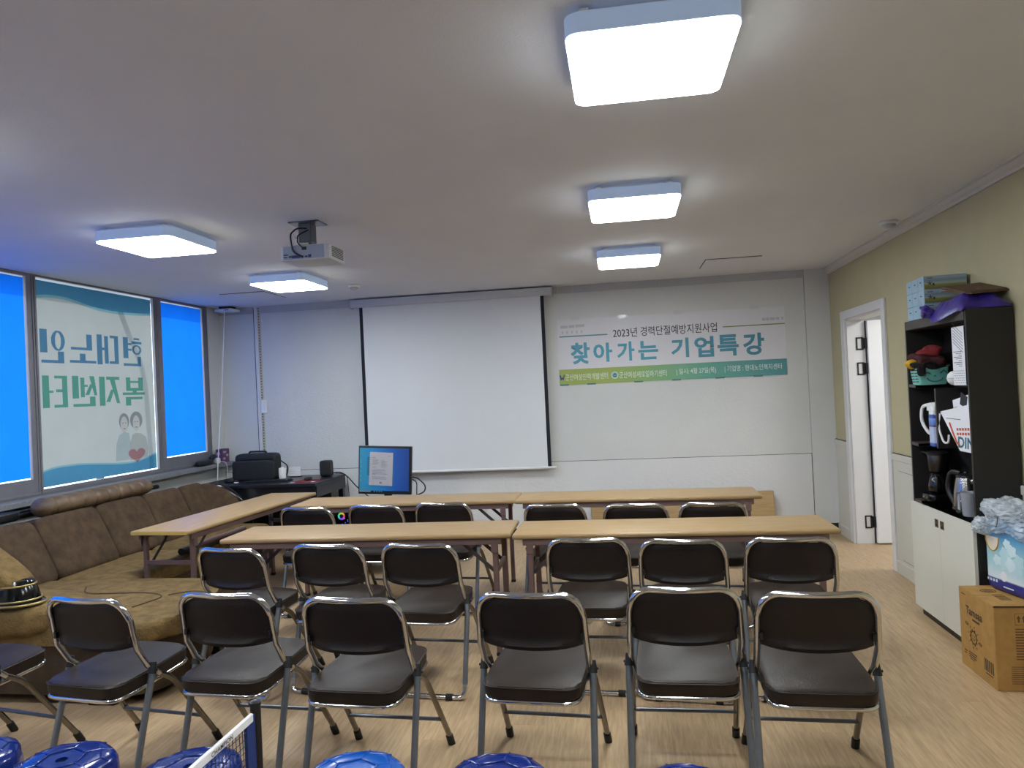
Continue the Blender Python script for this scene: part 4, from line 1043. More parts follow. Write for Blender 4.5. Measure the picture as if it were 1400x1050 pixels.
# ================================================================== bookcase at the right wall
CX0, CX1, CY0, CY1, CZ = 1.812, XR-.012, 4.215, 5.065, 1.868
bk = thing('bookcase', ((CX0+CX1)/2, (CY0+CY1)/2, 0), 'tall dark brown bookcase with two cream doors below, against the right wall', 'bookcase')
T = .018
for y0, y1 in ((CY0, CY0+T), (CY1-T, CY1)):
    b = B(); b.box(CX0, CX1, y0, y1, .06, CZ, .001); ob('side_panel', b, BLACKW, bk, 0)
b = B(); b.box(CX0-.002, CX1, CY0+T, CY1-T, CZ-.055, CZ-.0005); ob('top_panel', b, mat('top_edge', (62, 55, 52), .5, var=.1, vscale=10), bk, 0)
b = B(); b.box(CX1-.008, CX1, CY0+T, CY1-T, .06, CZ-.05); ob('back_panel', b, mat('black_back', (17, 16, 17), .6, var=.1), bk, 0)
def shelf(z, sag):
    b = B(); N = 8; ym = (CY1-CY0-2*T)
    for k in range(N):
        y0 = CY0+T+ym*k/N; y1 = CY0+T+ym*(k+1)/N
        d0 = -sag*(1-(2*k/N-1)**2); d1 = -sag*(1-(2*(k+1)/N-1)**2)
        P = [(x, y, z_+d) for (y, d) in ((y0, d0), (y1, d1)) for x in (CX0+.002, CX1) for z_ in (z-T, z)]
        v = [b.bm.verts.new(p) for p in P]
        for f in ((0, 1, 3, 2), (4, 6, 7, 5), (0, 4, 5, 1), (2, 3, 7, 6), (1, 5, 7, 3), (0, 2, 6, 4)): b.bm.faces.new([v[i] for i in f])
    bmesh.ops.remove_doubles(b.bm, verts=b.bm.verts, dist=1e-5)
    dup = {}
    for f in list(b.bm.faces):
        k = tuple(sorted(v.index if False else id(v) for v in f.verts)); dup.setdefault(k, []).append(f)
    kill = [f for fs in dup.values() if len(fs) > 1 for f in fs]
    bmesh.ops.delete(b.bm, geom=kill, context='FACES_ONLY')
    ob('shelf', b, mat('shelf_edge', (70, 62, 58), .5, var=.1, vscale=10), bk, 30)
S1, S2, S3 = 1.468, 1.102, .738
shelf(S1, .010); shelf(S2, .014); shelf(S3, .003)
b = B(); b.box(CX0+.006, CX1-.01, 4.655, 4.671, S2-.012, S1-T-.008); ob('divider', b, BLACKW, bk, 0)
b = B(); b.box(CX0+.004, CX0+.006, 4.655, 4.671, S2-.012, S1-T-.008); ob('divider_edge', b, mat('shelf_edge', (70, 62, 58)), bk, 0)
b = B(); b.box(CX0+.02, CX1, CY0+.01, CY1-.01, 0, .06); ob('plinth', b, BLACK, bk, 0)
for y0, y1, hy in ((CY0+.001, 4.6398, 4.60), (4.6402, CY1-.001, 4.675)):
    b = B(); b.box(CX0-.019, CX0-.001, y0, y1, .062, .722, .001); d = ob('door', b, CREAMD, bk, 0)
    b = B(); hz = .648
    b.box(CX0-.022, CX0-.0185, hy-.022, hy+.022, hz-.024, hz+.024, .001); h_ = ob('handle', b, mat('handle_dark', (70, 66, 62), .35, metal=.6, var=.1), d, 0)
    b = B(); b.face([(CX0-.0226, hy-.015, hz-.014), (CX0-.0226, hy+.015, hz-.014), (CX0-.0226, hy+.004, hz+.012)]); b.box(CX0-.0226, CX0-.0222, hy-.014, hy+.002, hz-.016, hz-.004)
    ob('handle_inset', b, STEEL, d, 0)

# tissue bundle on top
tbn = thing('tissue_bundle', (1.93, 4.93, CZ), 'shrink-wrapped bundle of pale blue tissue boxes with meadow pictures on top of the bookcase', 'box')
LB = mat('tissue_blue', (148, 178, 198), .35, var=.03)
SKY = gradient_mat('meadow_print', [(0, (96, 98, 44)), (.30, (128, 130, 66)), (.42, (160, 172, 160)), (.62, (116, 140, 156)), (.85, (158, 172, 178)), (1, (120, 142, 156))], 'Z', 0, .085, .3)
bw, bd, bh = .128, .104, .082
MT = Matrix.Translation((1.800, 4.705, CZ)) @ Matrix.Rotation(math.radians(-4), 4, 'Z')
for i in range(3):
    for k in range(3):
        bb_ = B(); bb_.box(0, .235, .001, bd*1.05-.001, .0006, bh-.0006, .002)
        o = ob('tissue_box', bb_, LB, tbn, 0, False)
        o.location = (MT @ Vector((0, i*bd*1.05, k*bh)))-Vector(tbn.location); o.rotation_euler.z = math.radians(-4)
        if i == 0:
            q = B(); q.face([(.004, -.0006, .003), (.231, -.0006, .003), (.231, -.0006, bh-.003), (.004, -.0006, bh-.003)]); ob('picture', q, SKY, o, 0, False)
            q = B(); q.box(.02, .05, -.0012, -.0008, bh-.016, bh-.012)
            for a in range(5): q.box(-.002, .002, -.0012, -.0008, 0, .014, M=Matrix.Translation((.035, 0, bh-.045)) @ Matrix.Rotation(a*2*PI/5, 4, 'Y'))
            q.box(.050, .060, -.0012, -.0008, bh-.06, bh-.045); ob('printed_mark', q, mat('print_dark', (46, 52, 66), .6, var=.05), o, 0, False)
        q = B(); q.box(-.0012, -.0006, .035, .065, bh*.55, bh*.62); ob('printed_mark', q, mat('print_dark', (46, 52, 66), .6), o, 0, False)
b = B()
for (y0, z0, y1, z1) in ((.02, .18, .024, .25), (.09, .19, .094, .245), (.05, .06, .054, .10), (.075, .07, .079, .11)): b.box(-.003, -.002, y0, y1, z0, z1, M=MT)
ob('wrap_glint', b, WRAP, tbn, 0)

pbg = thing('purple_bag', (1.93, 4.45, CZ), 'crumpled purple plastic bag lying on top of the bookcase', 'bag')
b = B(); random.seed(5)
nx, ny = 30, 48; vv = {}
def ph(u, v):
    e = (1-abs(2*u-1)**3)*(1-abs(2*v-1)**4)
    h = .012+.085*e*(.55+.45*math.sin(1.3+2.6*v))
    h += .014*e*math.sin(9*u+4*v)+.012*e*math.sin(15*v-5*u)+.008*e*abs(math.sin(24*v+13*u))+.006*e*abs(math.sin(37*v-19*u+2))
    return max(.006, h)
for i in range(nx+1):
    for j in range(ny+1):
        u, v = i/nx, j/ny
        x = 1.775+u*.262+.018*math.sin(7*v+1)*(1-u)
        y = 4.205+v*.490+.01*math.sin(6*u)
        z = CZ+ph(u, v)
        if x < CX0-.004: z -= (CX0-.004-x)*1.1
        vv[i, j] = b.bm.verts.new((x, y, z))
for i in range(nx):
    for j in range(ny): b.bm.faces.new((vv[i, j], vv[i+1, j], vv[i+1, j+1], vv[i, j+1]))
bot_ = {}
ed = [(i, 0) for i in range(nx+1)]+[(nx, j) for j in range(1, ny+1)]+[(i, ny) for i in range(nx-1, -1, -1)]+[(0, j) for j in range(ny-1, 0, -1)]
lo = [b.bm.verts.new((min(max(vv[e].co.x, CX0-.003 if vv[e].co.x >= CX0 else vv[e].co.x), 9), vv[e].co.y, min(vv[e].co.z-.003, CZ+.001) if vv[e].co.x >= CX0-.002 else vv[e].co.z-.004)) for e in ed]
for k in range(len(ed)):
    j = (k+1) % len(ed); b.bm.faces.new((vv[ed[j]], vv[ed[k]], lo[k], lo[j]))
b.bm.faces.new(lo[::-1])
ob('bag', b, PURPLE, pbg, 70)
def fnk(p): return p*(1+.30*math.sin(70*p.y+50*p.z)*math.sin(90*p.x+30*p.z+1)+.12*math.sin(130*p.z))
b = B(); b.superbox((1.785, 4.645, CZ+.030), (.06, .11, .065), 2.2, 14, Matrix.Rotation(.4, 4, 'X'), fnk); ob('knot', b, PURPLE, pbg, 60)
fc = thing('folded_cardboard', (1.95, 4.5, CZ+.08), 'brown folded cardboard sheets lying on the purple bag', 'cardboard')
for k in range(3):
    M = Matrix.Translation((1.945, 4.40+.01*k, CZ+.110+.010*k)) @ Matrix.Rotation(math.radians(6-3*k), 4, 'Z') @ Matrix.Rotation(math.radians(9+2*k), 4, 'X') @ Matrix.Rotation(math.radians(-3), 4, 'Y')
    b = B(); b.box(-.10, .105, -.15, .15, -.003, .003, M=M); ob('sheet', b, CARDB, fc, 0)

# shelf 1: basket with clothes, ball, patterned box
bs = thing('plastic_basket', (1.92, 4.90, S1), 'mint green plastic basket with a winking smile print, full of clothes', 'basket')
def frustum(b, x0, x1, y0, y1, z0, z1, g, t=.004):
    o0 = rrect(x0+g, x1-g, y0+g, y1-g, .015, 3); o1 = rrect(x0, x1, y0, y1, .018, 3); i1 = rrect(x0+t, x1-t, y0+t, y1-t, .015, 3); i0 = rrect(x0+g+t, x1-g-t, y0+g+t, y1-g-t, .012, 3)
    L = [[b.bm.verts.new((x, y, z)) for x, y in o] for o, z in ((o0, z0), (o1, z1), (i1, z1), (i0, z0+t))]
    n = len(o0)
    for a, c in zip(L, L[1:]):
        for k in range(n): b.bm.faces.new((a[k], a[(k+1) % n], c[(k+1) % n], c[k]))
    b.bm.faces.new(L[0][::-1]); b.bm.faces.new(L[3])
GX0, GX1, GY0, GY1, GZ = 1.815, 2.000, 4.895, 5.040, S1-.006
b = B(); frustum(b, GX0, GX1, GY0, GY1, GZ, GZ+.115, .012); ob('tub', b, TEAL, bs, 40)
b = B(); b.tube([(x, y, GZ+.115) for x, y in rrect(GX0-.003, GX1+.003, GY0-.003, GY1+.003, .018, 4)], .005, 6, closed=True); ob('rim', b, TEAL, bs, 60)
b = B()
for r_ in range(5):
    for k in range(2): b.box(GX0-.0012+.012*(1-(.022+r_*.018)/.115), GX0+.001+.012*(1-(.022+r_*.018)/.115), GY0+.022+k*.055, GY0+.065+k*.055, GZ+.018+r_*.018, GZ+.024+r_*.018)
ob('slot', b, JOINT, bs, 0)
def onface(u, w): return (1.915+u, GY0+.0105*(1-w/.115)-.0012, GZ+w)
b = B()
b.tube([onface(.045*math.cos(t), .042-.022*math.sin(t)) for t in [PI*k/10 for k in range(11)]], .0025, 5)
b.tube([onface(-.062, .066), onface(-.042, .078), onface(-.025, .066)], .0022, 5); b.tube([onface(.030, .068), onface(.05, .088), onface(.066, .072)], .003, 5)
b.tube([onface(-.006, .052), onface(0, .056), onface(.006, .052)], .002, 5); ob('smile_print', b, mat('smile_ink', (36, 66, 70), .6, var=.05), bs, 60)
random.seed(11)
def cloth(name, c, size, m, label, seed, rot=0):
    rnd = random.Random(seed); ph_ = [rnd.uniform(0, 6) for _ in range(6)]
    def fn(p):
        k = 1+.16*math.sin(ph_[0]+p.x*60)+.14*math.sin(ph_[1]+p.y*52)+.12*math.sin(ph_[2]+p.z*90+p.x*30)
        return Vector((p.x*k, p.y*k, p.z*(k+.1*math.sin(ph_[3]+p.y*70))))
    t = thing(name, (c[0], c[1], c[2]-size[2]/2), label, 'clothing', 'clothes in the mint basket')
    b = B(); b.superbox(c, size, 2.4, 14, Matrix.Rotation(rot, 4, 'Z'), fn); ob('fold', b, m, t, 80)
    b = B(); b.superbox((c[0]-.01, c[1]-.02, c[2]+size[2]*.22), (size[0]*.7, size[1]*.6, size[2]*.45), 2.2, 12, Matrix.Rotation(rot+.6, 4, 'Z'), fn); ob('fold', b, m, t, 80)
cloth('red_garment', (1.905, 4.93, GZ+.205), (.14, .13, .07), RED, 'bright red garment on top of the clothes in the mint basket', 1)
cloth('maroon_garment', (1.900, 4.95, GZ+.145), (.19, .15, .10), DRED, 'dark maroon garment in the middle of the basket pile', 2)
cloth('yellow_garment', (1.815, 4.99, GZ+.133), (.09, .085, .055), YEL, 'yellow garment hanging over the left edge of the mint basket', 3)
cloth('black_garment', (1.90, 4.905, GZ+.122), (.20, .08, .045), DCLOTH, 'black garment draped over the front of the mint basket', 4)
b = B(); b.superbox((1.832, 4.888, GZ+.090), (.05, .016, .07), 3, 8); ob('draped_sleeve', b, DCLOTH, bpy.data.objects['black_garment'], 70)
wb_ = thing('white_ball', (1.885, 4.55, S1), 'white round ball between the mint basket and the patterned box', 'ball')
b = B(); b.lathe([(.001, 0), (.02, .004), (.036, .018), (.042, .040), (.036, .064), (.02, .079), (.001, .084)], (1.885, 4.555, S1-.009), 20); ob('shell', b, WHITEP, wb_, 60)
b = B(); b.tube([(1.885+.0425*math.cos(t), 4.555+.0425*math.sin(t), S1+.031) for t in [2*PI*k/20 for k in range(20)]], .0015, 5, closed=True); ob('seam', b, TRIMG, wb_, 60)
px = thing('patterned_box', (1.93, 4.39, S1), 'tall white patterned box with a dark side on the top shelf', 'box')
PBZ = S1-.008
b = B(); b.box(1.845, 1.99, 4.325, 4.475, PBZ, PBZ+.325, .001); ob('carton', b, PAPER, px, 0)
b = B(); b.box(1.846, 1.989, 4.3242, 4.3252, PBZ+.002, PBZ+.323); ob('dark_side', b, mat('box_navy', (44, 46, 58), .6, var=.1), px, 0)
b = B()
for k in range(7):
    z = PBZ+.20+k*.018
    b.box(-.0006, .0004, -.066, .066, -.0012, .0012, M=Matrix.Translation((1.8448, 4.40, PBZ+.262+(k-3)*.017)) @ Matrix.Rotation(math.radians(28), 4, 'X'))
for r_ in range(6):
    for c_ in range(9): b.box(1.8443, 1.8449, 4.335+c_*.015+(r_ % 2)*.006, 4.339+c_*.015+(r_ % 2)*.006, PBZ+.012+r_*.013, PBZ+.017+r_*.013)
for k in range(9): b.box(1.8443, 1.8449, 4.36, 4.40+.03*((k*7) % 3), PBZ+.105+k*.010, PBZ+.108+k*.010)
ob('print', b, INKB, px, 0)

# shelf 2: pitcher, packs, shopping bag
Z2 = S2-.011
pt = thing('water_pitcher', (1.91, 4.86, Z2), 'clear water pitcher with a white lid and handle on the middle shelf', 'pitcher')
b = B(); b.lathe([(.046, 0), (.050, .004), (.058, .12), (.062, .22), (.064, .225)], (1.895, 4.815, Z2), 24); ob('jug', b, CLEAR, pt, 50)
b = B(); b.lathe([(.067, .215), (.067, .250), (.055, .262), (0, .266)], (1.895, 4.815, Z2), 24); b.box(1.855, 1.925, 4.86, 4.91, Z2+.236, Z2+.258, .006); ob('lid', b, WHITEP, pt, 40)
b = B(); b.tube(fillet([(1.88, 4.875, Z2+.247), (1.850, 4.955, Z2+.243), (1.845, 4.965, Z2+.14), (1.865, 4.905, Z2+.070), (1.885, 4.872, Z2+.065)], .07, 7), .011, 10, squash=(1, .8)); ob('handle', b, WHITEP, pt, 60)
pk = thing('blue_pack', (1.885, 4.765, Z2), 'white and blue upright pack beside the pitcher', 'pack')
b = B(); b.superbox((1.852, 4.760, Z2+.123), (.055, .070, .246), 10, 8); ob('pouch', b, WHITEG, pk, 50)
LBL = gradient_mat('pack_label', [(0, (60, 100, 186)), (.10, (60, 100, 186)), (.12, (176, 190, 214)), (.58, (170, 186, 212)), (.60, (92, 40, 84)), (.63, (92, 40, 84)), (.65, (70, 108, 190)), (.84, (120, 150, 206)), (.86, (38, 66, 150)), (1, (30, 58, 140))], 'Z', .0, .20, .4)
o_ = B(); o_.superbox((0, 0, .10), (.0575, .0725, .205), 12, 8)
o = ob('label', o_, LBL, pk, 50, False); o.location = Vector((1.852, 4.760, Z2+.002))-pk.location
sm_ = thing('small_white_box', (1.86, 4.70, Z2), 'small white box with red and yellow print beside the divider', 'box')
b = B(); b.box(1.835, 1.885, 4.684, 4.722, Z2+.002, Z2+.178, .002); ob('carton', b, PAPER, sm_, 0)
b = B()
for z0, h_ in ((.02, .025), (.06, .02), (.095, .03)): b.box(1.8342, 1.8348, 4.69, 4.712, Z2+z0, Z2+z0+h_); b.box(1.845, 1.87, 4.6832, 4.6838, Z2+z0, Z2+z0+h_)
ob('red_print', b, mat('ink_red', (206, 70, 84), .6, var=.1), sm_, 0)
b = B(); b.box(1.8342, 1.8348, 4.70, 4.715, Z2+.082, Z2+.093); b.box(1.85, 1.875, 4.6832, 4.6838, Z2+.082, Z2+.094); ob('yellow_print', b, mat('ink_yellow', (226, 196, 60), .6, var=.1), sm_, 0)
sbg = thing('shopping_bag', (1.92, 4.40, Z2), 'white paper shopping bag with teal and orange print leaning on the middle shelf', 'bag')
SBX = 1.838
prof = [(4.245, Z2+.004), (4.425, Z2+.004), (4.660, Z2+.215), (4.238, Z2+.272)]
b = B()
f0 = [b.bm.verts.new((SBX, y, z)) for y, z in prof]; f1 = [b.bm.verts.new((SBX+.13, y, z)) for y, z in prof]
b.bm.faces.new(f0); b.bm.faces.new(f1[::-1]); b.bm.faces.new((f0[0], f1[0], f1[1], f0[1])); b.bm.faces.new((f0[1], f1[1], f1[2], f0[2])); b.bm.faces.new((f0[3], f1[3], f1[0], f0[0]))
m_ = ob('bag', b, PAPER, sbg, 0)
b = B(); b.tube(fillet([(SBX-.003, 4.655, Z2+.205), (SBX-.012, 4.665, Z2+.12), (SBX-.012, 4.60, Z2+.035), (SBX-.010, 4.54, Z2+.04), (SBX-.003, 4.55, Z2+.085)], .06, 7), .006, 8); ob('handle', b, WHITEP, sbg, 60)
text('print_word', 'DIN', (SBX-.0012, 4.445, Z2+.022), (0, -1, 0), (0, -.12, 1), .19, .062, mat('ink_teal2', (32, 104, 116), .6, var=.05), sbg, .03)
b = B(); b.tube([(SBX-.001, 4.535, Z2+.155), (SBX-.001, 4.50, Z2+.105), (SBX-.001, 4.455, Z2+.05), (SBX-.001, 4.42, Z2+.035)], .006, 6, squash=(1, 1))
for k in range(2):
    for q in range(6): b.box(SBX-.0012, SBX-.0004, 4.265+q*.033, 4.288+q*.033, Z2+.100+k*.026-q*.002, Z2+.114+k*.026-q*.002)
ob('orange_print', b, mat('ink_orange', (190, 84, 48), .6, var=.08), sbg, 0)
b = B(); b.box(SBX-.001, SBX-.0004, 4.40, 4.58, Z2+.178, Z2+.181); ob('thin_print', b, INKB, sbg, 0)
ib = thing('inner_bag', (1.90, 4.36, Z2+.2), 'smaller white paper bag sticking out of the shopping bag', 'bag')
Mi = Matrix.Translation((1.90, 4.36, Z2+.25)) @ Matrix.Rotation(math.radians(-10), 4, 'X')
b = B(); b.box(-.035, .035, -.12, .185, -.10, .065, M=Mi); ob('bag', b, PAPER, ib, 0)
b = B(); b.box(-.0362, -.0352, .02, .10, -.02, .05, M=Mi @ Matrix.Rotation(.5, 4, 'X')); ob('dark_print', b, INKB, ib, 0)
b = B(); b.tube(fillet([Mi @ Vector((-.04, .13, -.03)), Mi @ Vector((-.05, .155, .012)), Mi @ Vector((-.05, .10, .02)), Mi @ Vector((-.045, .085, -.03))], .03), .004, 6); ob('string', b, mat('string_cream', (206, 190, 160), .8, var=.05), ib, 60)
ev = thing('brown_envelope', (1.945, 4.4, Z2+.2), 'brown paper envelope standing inside the shopping bag', 'envelope')
b = B(); b.box(1.943, 1.955, 4.27, 4.44, Z2+.10, Z2+.305, M=None); ob('sheet', b, CARDB, ev, 0)

# shelf 3: coffee maker, kettle, jar, jug
Z3 = S3-.002
cm = thing('coffee_maker', (1.92, 4.90, Z3), 'black drip coffee maker with a steel filter basket on the lower shelf', 'coffee maker')
cx, cy = 1.910, 4.915
b = B(); b.superbox((cx, cy+.01, Z3+.028), (.16, .165, .056), 5, 8); ob('base', b, BLACKG, cm, 50)
b = B(); b.superbox((cx+.040, cy+.060, Z3+.15), (.08, .05, .25), 5, 8); ob('tank', b, BLACKG, cm, 50)
b = B(); b.lathe([(.046, .185), (.051, .19), (.058, .288), (.056, .293)], (cx, cy, Z3), 28); ob('filter_basket', b, STEELD, cm, 50)
b = B(); b.lathe([(.061, .290), (.063, .302), (.05, .312), (0, .314)], (cx, cy, Z3), 28); b.box(cx-.05, cx+.04, cy+.03, cy+.13, Z3+.290, Z3+.308, .005); ob('lid', b, BLACK, cm, 50)
b = B(); b.lathe([(.040, .060), (.052, .072), (.055, .10), (.046, .145), (.036, .165), (.040, .178)], (cx-.01, cy-.01, Z3), 24); cf = ob('carafe', b, mat('smoked_glass', (22, 20, 20), .06, var=.05, spec=.8), cm, 60)
b = B(); b.tube(fillet([(cx-.03, cy-.045, Z3+.165), (cx-.045, cy-.088, Z3+.16), (cx-.045, cy-.09, Z3+.09), (cx-.03, cy-.058, Z3+.08)], .03, 6), .009, 8); ob('carafe_handle', b, BLACK, cf, 60)
for dy in (.03, -.02):
    b = B(); b.box(cx-.083, cx-.079, cy+dy-.012, cy+dy+.012, Z3+.022, Z3+.034, .002); ob('button', b, STEEL, cm, 0)
kt = thing('electric_kettle', (1.93, 4.60, Z3), 'steel electric kettle with a black handle on the lower shelf', 'kettle')
kx, ky = 1.935, 4.60
b = B(); b.lathe([(.075, 0), (.078, .006), (.075, .018), (0, .02)], (kx, ky, Z3), 28); ob('base', b, BLACK, kt, 40)
b = B(); b.lathe([(.070, .022), (.071, .03), (.066, .10), (.056, .165), (.050, .19)], (kx, ky, Z3), 28); ob('body', b, STEEL, kt, 60)
b = B(); b.lathe([(.052, .188), (.050, .20), (.03, .208), (.012, .212), (.010, .222), (0, .224)], (kx, ky, Z3), 28); ob('lid', b, BLACK, kt, 50)
b = B(); b.tube(fillet([(kx-.01, ky+.040, Z3+.205), (kx-.035, ky+.120, Z3+.212), (kx-.045, ky+.150, Z3+.10), (kx-.03, ky+.085, Z3+.02)], .06, 7), .0165, 10, squash=(1, .8)); ob('handle', b, BLACK, kt, 60)
b = B(); b.box(kx+.0, kx+.03, ky-.075, ky-.045, Z3+.155, Z3+.185, .006); ob('spout', b, STEEL, kt, 50)
jr = thing('glass_jar', (1.868, 4.50, Z3), 'small clear glass jar in front of the kettle', 'jar')
b = B(); b.lathe([(.030, 0), (.034, .006), (.034, .075), (.027, .088), (.028, .10)], (1.868, 4.505, Z3), 20); ob('jar', b, CLEAR, jr, 50)
b = B(); b.lathe([(.029, .098), (.029, .112), (0, .113)], (1.868, 4.505, Z3), 20); ob('cap', b, CLEAR, jr, 50)
jg = thing('grey_jug', (1.87, 4.40, Z3), 'grey plastic measuring jug at the near end of the lower shelf', 'jug')
b = B(); b.lathe([(.036, 0), (.040, .006), (.047, .128), (.050, .132), (.046, .131), (.038, .01), (0, .008)], (1.868, 4.405, Z3), 24); ob('cup', b, GREYP, jg, 50)
b = B(); b.box(1.815, 1.826, 4.42, 4.44, Z3+.03, Z3+.12, .004); b.box(1.815, 1.84, 4.42, 4.44, Z3+.105, Z3+.12, .004); ob('handle', b, GREYP, jg, 0)

# ================================================================== carton and wrapped pack
ct = thing('cardboard_carton', (1.87, 4.02, 0), 'brown cardboard carton with a smiling sun drawing, standing on the floor by the bookcase', 'box')
KX0, KX1, KY0, KY1, KZ = 1.703, 2.03, 3.835, 4.205, .405
b = B(); b.box(KX0, KX1, KY0, KY1, 0, KZ, .003); ob('carton', b, CARD, ct, 0)
b = B(); b.box(KX0-.001, KX0+.16, KY0-.004, KY0+.001, KZ-.004, KZ+.002); ob('flap_edge', b, CARDD, ct, 0)
b = B(); b.box(KX0, KX1, KY0-.0002, KY1, KZ, KZ+.0016); ob('top_flap', b, CARD, ct, 0)
b = B(); b.box(KX0-.0004, KX1, 4.019, 4.021, KZ+.0014, KZ+.002); ob('flap_seam', b, CARDD, ct, 0)
XF = KX0-.0008
text('brand_word', 'Tamsaa', (XF, 4.128, .288), (0, -1, 0), (0, 0, 1), .175, .042, CARDD, ct, .03)
b = B()
for y0, z0, w_, h_ in ((4.062, .266, .075, .010), (4.175, .378, .045, .004), (4.165, .085, .03, .006), (4.165, .072, .02, .006), (4.115, .092, .085, .005), (4.115, .081, .075, .005), (4.115, .070, .08, .005), (4.105, .060, .05, .004)):
    b.box(XF, XF+.001, y0-w_, y0, z0, z0+h_)
for k in range(16):
    if k % 3 != 1: b.box(XF, XF+.001, 3.955-k*.006-.004, 3.955-k*.006, .062, .120)
b.box(XF, XF+.001, 3.87, 3.94, .048, .053); ob('print', b, CARDD, ct, 0)
b = B(); sy, sz = 4.055, .182
def P3(y, z): return (XF, y, z)
b.tube([P3(sy+.030*math.cos(t), sz+.030*math.sin(t)) for t in [2*PI*k/20 for k in range(20)]], .0018, 4, closed=True)
for k in range(10):
    t = 2*PI*k/10
    b.tube([P3(sy+.032*math.cos(t-.2), sz+.032*math.sin(t-.2)), P3(sy+.042*math.cos(t), sz+.042*math.sin(t)), P3(sy+.032*math.cos(t+.2), sz+.032*math.sin(t+.2))], .0016, 4)
for k in range(8):
    t = 2*PI*k/8+.2; b.tube([P3(sy+.050*math.cos(t), sz+.050*math.sin(t)), P3(sy+.060*math.cos(t), sz+.060*math.sin(t))], .0014, 4)
for s in (-1, 1): b.tube([P3(sy+s*.010, sz+.006), P3(sy+s*.010, sz+.010)], .002, 4)
b.tube([P3(sy+.013*math.cos(t), sz-.004+.009*math.sin(t)) for t in [PI+PI*k/6 for k in range(7)]], .0015, 4)
for cy_, cz_ in ((4.125, .235), (3.985, .170)):
    b.tube([P3(cy_+.014*math.cos(t), cz_+.006*math.sin(t)+.003*math.cos(t)) for t in [2*PI*k/12 for k in range(12)]], .0015, 4, closed=True)
ob('sun_drawing', b, CARDD, ct, 60)
# top print
b = B()
b.tube([(1.80+.035*math.cos(t), 4.10+.03*math.sin(t), KZ+.0018) for t in [2*PI*k/16 for k in range(16)]], .002, 4, closed=True)
for k in range(3): b.box(1.778, 1.822, 4.085+k*.012, 4.090+k*.012, KZ+.0015, KZ+.0022)
for k in range(13):
    if k % 3 != 1: b.box(1.785, 1.835, 3.93+k*.008, 3.935+k*.008, KZ+.0015, KZ+.0022)
ob('top_print', b, CARDD, ct, 0)
# front print: arrows up, text table
YP = KY0-.0008
b = B()
def fr(x0, x1, z0, z1, t=.002):
    b.box(x0, x1, YP, YP+.001, z0, z0+t); b.box(x0, x1, YP, YP+.001, z1-t, z1); b.box(x0, x0+t, YP, YP+.001, z0, z1); b.box(x1-t, x1, YP, YP+.001, z0, z1)
fr(1.795, 1.852, .315, .372); fr(1.858, 1.915, .315, .372)
for xc in (1.812, 1.835):
    b.box(xc-.004, xc+.004, YP, YP+.001, .328, .348); b.face([(xc-.010, YP, .346), (xc+.010, YP, .346), (xc, YP, .362)])
for k in range(12):
    b.box(1.795, 1.80+.03+.02*((k*5) % 3), YP, YP+.001, .15+k*.013, .156+k*.013)
    b.box(1.87, 1.96, YP, YP+.001, .15+k*.013, .155+k*.013)
for k in range(9): b.box(1.77, 1.96, YP, YP+.001, .035+k*.010, .038+k*.010)
ob('front_print', b, mat('card_print_soft', (100, 74, 44), .8, var=.1), ct, 0)

pkx = thing('wrapped_pack', (1.94, 4.03, KZ), 'blue and white plastic-wrapped pack of paper rolls on top of the brown carton', 'pack')
MPk = Matrix.Translation((1.945, 4.03, KZ+.003)) @ Matrix.Rotation(math.radians(12), 4, 'Z')
PRN = gradient_mat('pack_print', [(0, (42, 46, 124)), (.17, (46, 50, 132)), (.19, (214, 224, 228)), (.36, (176, 208, 212)), (.55, (150, 196, 204)), (.75, (96, 158, 196)), (1, (70, 140, 196))], 'Z', 0, .36, .3)
b = B(); b.superbox((0, 0, .18), (.17, .33, .36), 12, 10)
o = ob('printed_wrap', b, PRN, pkx, 50, False); o.location = MPk.translation-pkx.location; o.rotation_euler.z = math.radians(12)
# petals and roll print on the left face
def onp(y, z): return MPk @ Vector((-.0862, y, z))
b = B(); b.face([onp(.105+.045*math.cos(t), .275+.07*math.sin(t)) for t in [PI+PI*k/10 for k in range(11)]]); ob('roll_picture', b, mat('print_cream', (226, 216, 196), .4, var=.04), pkx, 0)
b = B(); b.tube([onp(.105+.047*math.cos(t), .275+.073*math.sin(t)) for t in [PI+PI*k/10 for k in range(11)]], .0035, 5); ob('roll_rim', b, mat('print_ochre', (178, 140, 62), .4, var=.05), pkx, 60)
for k, (y, z, r_) in enumerate(((.02, .20, .034), (-.03, .225, .03), (.035, .15, .032), (-.02, .155, .036), (-.075, .18, .034), (.075, .16, .026), (-.07, .125, .03), (.0, .255, .024))):
    b = B(); b.face([MPk @ Vector((-.0866-.0002*k, y+r_*math.cos(t)*(1+.16*math.cos(5*t)), z+r_*math.sin(t)*(1+.16*math.cos(5*t)))) for t in [2*PI*q/20 for q in range(20)]])
    ob('flower_picture', b, mat('print_petal%d' % (k % 2), ((186, 216, 222), (206, 226, 230))[k % 2], .4, var=.08), pkx, 0)
b = B(); b.face([onp(.035+.022*math.cos(t), .085+.026*math.sin(t)) for t in [2*PI*q/20 for q in range(20)]]); ob('round_badge', b, PAPER, pkx, 0)
b = B()
for k in range(4): b.box(-.0868, -.0862, .14-k*.020, .152-k*.020, .045, .058, M=MPk)
b.box(-.0868, -.0862, -.03, .04, .030, .036, M=MPk); ob('badge_print', b, INKW, pkx, 0)
